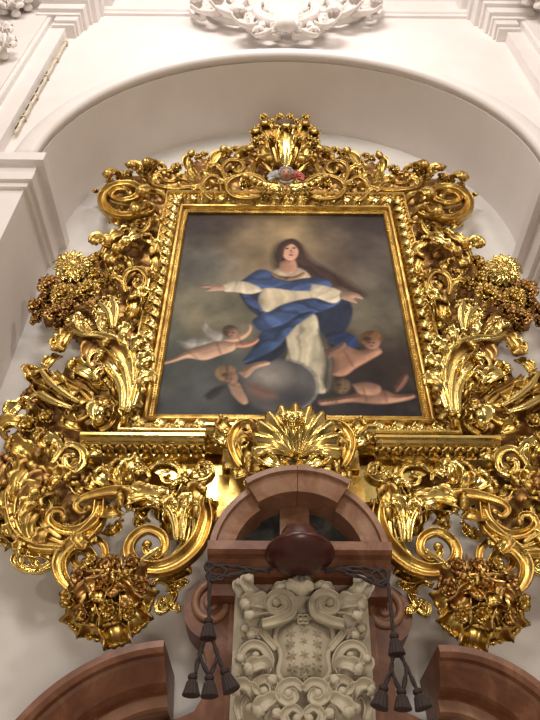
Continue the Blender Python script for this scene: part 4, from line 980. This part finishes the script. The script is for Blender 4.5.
# ------------------------------------------------------------------ stucco ornaments high on the wall
def stucco(root, specs, leaves, mirror_x=None):
    for pts, d, w_ in specs:
        for mir in ((0, 1) if mirror_x else (0,)):
            path = catmull(np.array([P(2 * mirror_x - p_[0] if mir else p_[0], p_[1], YF - d) for p_ in pts]), len(pts) * 6)
            mb = MB(); sweepm(mb, path, w_, CHAN, 1.3); dome(mb, path[-1], max(.03, w_[-1] * 1.6), nu=12, h=1.2); mb.build('scroll', STUCCO, root)
    for pts, W_, lb in leaves:
        for mir in ((0, 1) if mirror_x else (0,)):
            mb = MB(); leaf(mb, np.array([P(2 * mirror_x - p_[0] if mir else p_[0], p_[1], YF - p_[2]) for p_ in pts]), W_, lb, .5, .3, .5, th=.03); mb.build('acanthus_leaf', STUCCO, root)
SX = 286
R1 = empty('stucco_cartouche', tuple(P(286, 44, YF)), 'white stucco cartouche of scrolls and leaves above the arch apex', 'ornament')
stucco(R1, [([(300, 30), (272, 24), (258, 16), (258, 6), (266, 4), (268, 11)], .12, [.05, .06, .05, .035]), ([(280, 38), (262, 36), (250, 28), (252, 20), (262, 20), (262, 27)], .10, [.04, .05, .04, .03]), ([(250, 24), (232, 22), (216, 16), (204, 8), (194, 8), (194, 16), (202, 18)], .08, [.04, .05, .05, .04, .03]),
            ([(244, 0), (238, 8), (228, 12), (222, 6), (228, 2)], .1, [.04, .05, .035])],
       [([(262, 30, .05), (248, 34, .12), (240, 26, .16), (244, 18, .14)], .09, 4), ([(244, 22, .05), (230, 22, .12), (220, 14, .14), (214, 4, .12)], .09, 4), ([(226, 18, .04), (212, 20, .1), (200, 16, .12), (192, 8, .1)], .08, 4), ([(236, 10, .04), (226, 4, .1), (216, 0, .12), (208, 2, .1)], .08, 4),
        ([(276, 40, .04), (268, 38, .1), (260, 40, .12), (254, 36, .1)], .07, 3), ([(210, 12, .03), (202, 6, .08), (196, 2, .1)], .07, 3), ([(252, 6, .04), (246, -4, .1), (238, -6, .1)], .08, 3)], SX)
mb = MB(); leaf(mb, np.array([P(286, 8, YF - .10), P(286, 24, YF - .20), P(286, 44, YF - .12)]), .13, 2, .3, .2, .3, th=.03); mb.build('keystone_leaf', STUCCO, R1)
mb = MB(); ellips(mb, P(286, 14, YF - .12), .2, .10, .2, 20, 12); mb.build('boss', STUCCO, R1)
R2 = empty('stucco_swag', tuple(P(20, 60, YF - .17)), 'white stucco foliage on the left pilaster at the top corner', 'ornament')
def st2(root, cxs_, off):
    for k, (x, y_) in enumerate(cxs_):
        for q_ in range(5):
            a = q_ * 1.26 + k; st = P(x, y_, YF - off); d_ = np.array([math.cos(a), -.3, math.sin(a)])
            mb = MB(); leaf(mb, [st, st + d_ * .1 + O * .03, st + d_ * .2], .07, 3, .5, .3, .5, th=.02, nr=14, nc=9); mb.build('acanthus_leaf', STUCCO, root)
        mb = MB(); dome(mb, P(x, y_, YF - off - .03), .05, nu=12, h=1); mb.build('bud', STUCCO, root)
st2(R2, ((0, 42), (4, 56), (4, 12), (16, 14), (28, 8), (40, 3), (10, 2)), .18)
R3 = empty('stucco_spray', tuple(P(530, 5, YF - .17)), 'white stucco foliage on the right pilaster at the top corner', 'ornament')
st2(R3, ((526, 2), (538, 6)), .30)

# old pipe with brackets along the left pilaster edge
PP = empty('wall_pipe', tuple(P(8, 138, YF - .03)), 'cream pipe with dark gaps running up the left pilaster edge', 'pipe')
xpi = xl + .035; za = P(8, 138, YF)[2]; zb2 = zc
mb = MB(); nseg = 12
path = np.array([(xpi + .003 * math.sin(k * .7), YF - .035, za + (zb2 - za) * k / 60) for k in range(61)]); sweepm(mb, path, .015, RND); mb.build('pipe', PIPE, PP)
mb = MB()
for k in range(nseg):
    z_ = za + (zb2 - za) * (k + .4) / nseg
    if k < 7: box(mb, (xpi - .012, YF - .053, z_), (xpi - .003, YF - .04, z_ + .10))
mb.build('crack', DARK, PP, smooth=False)
for k in range(5):
    mb = MB(); z_ = za + (zb2 - za) * (k + .7) / 5; box(mb, (xpi - .02, YF - .055, z_), (xpi + .02, YF, z_ + .015)); mb.build('bracket', PIPE, PP, smooth=False)
print('objects', len(bpy.data.objects))
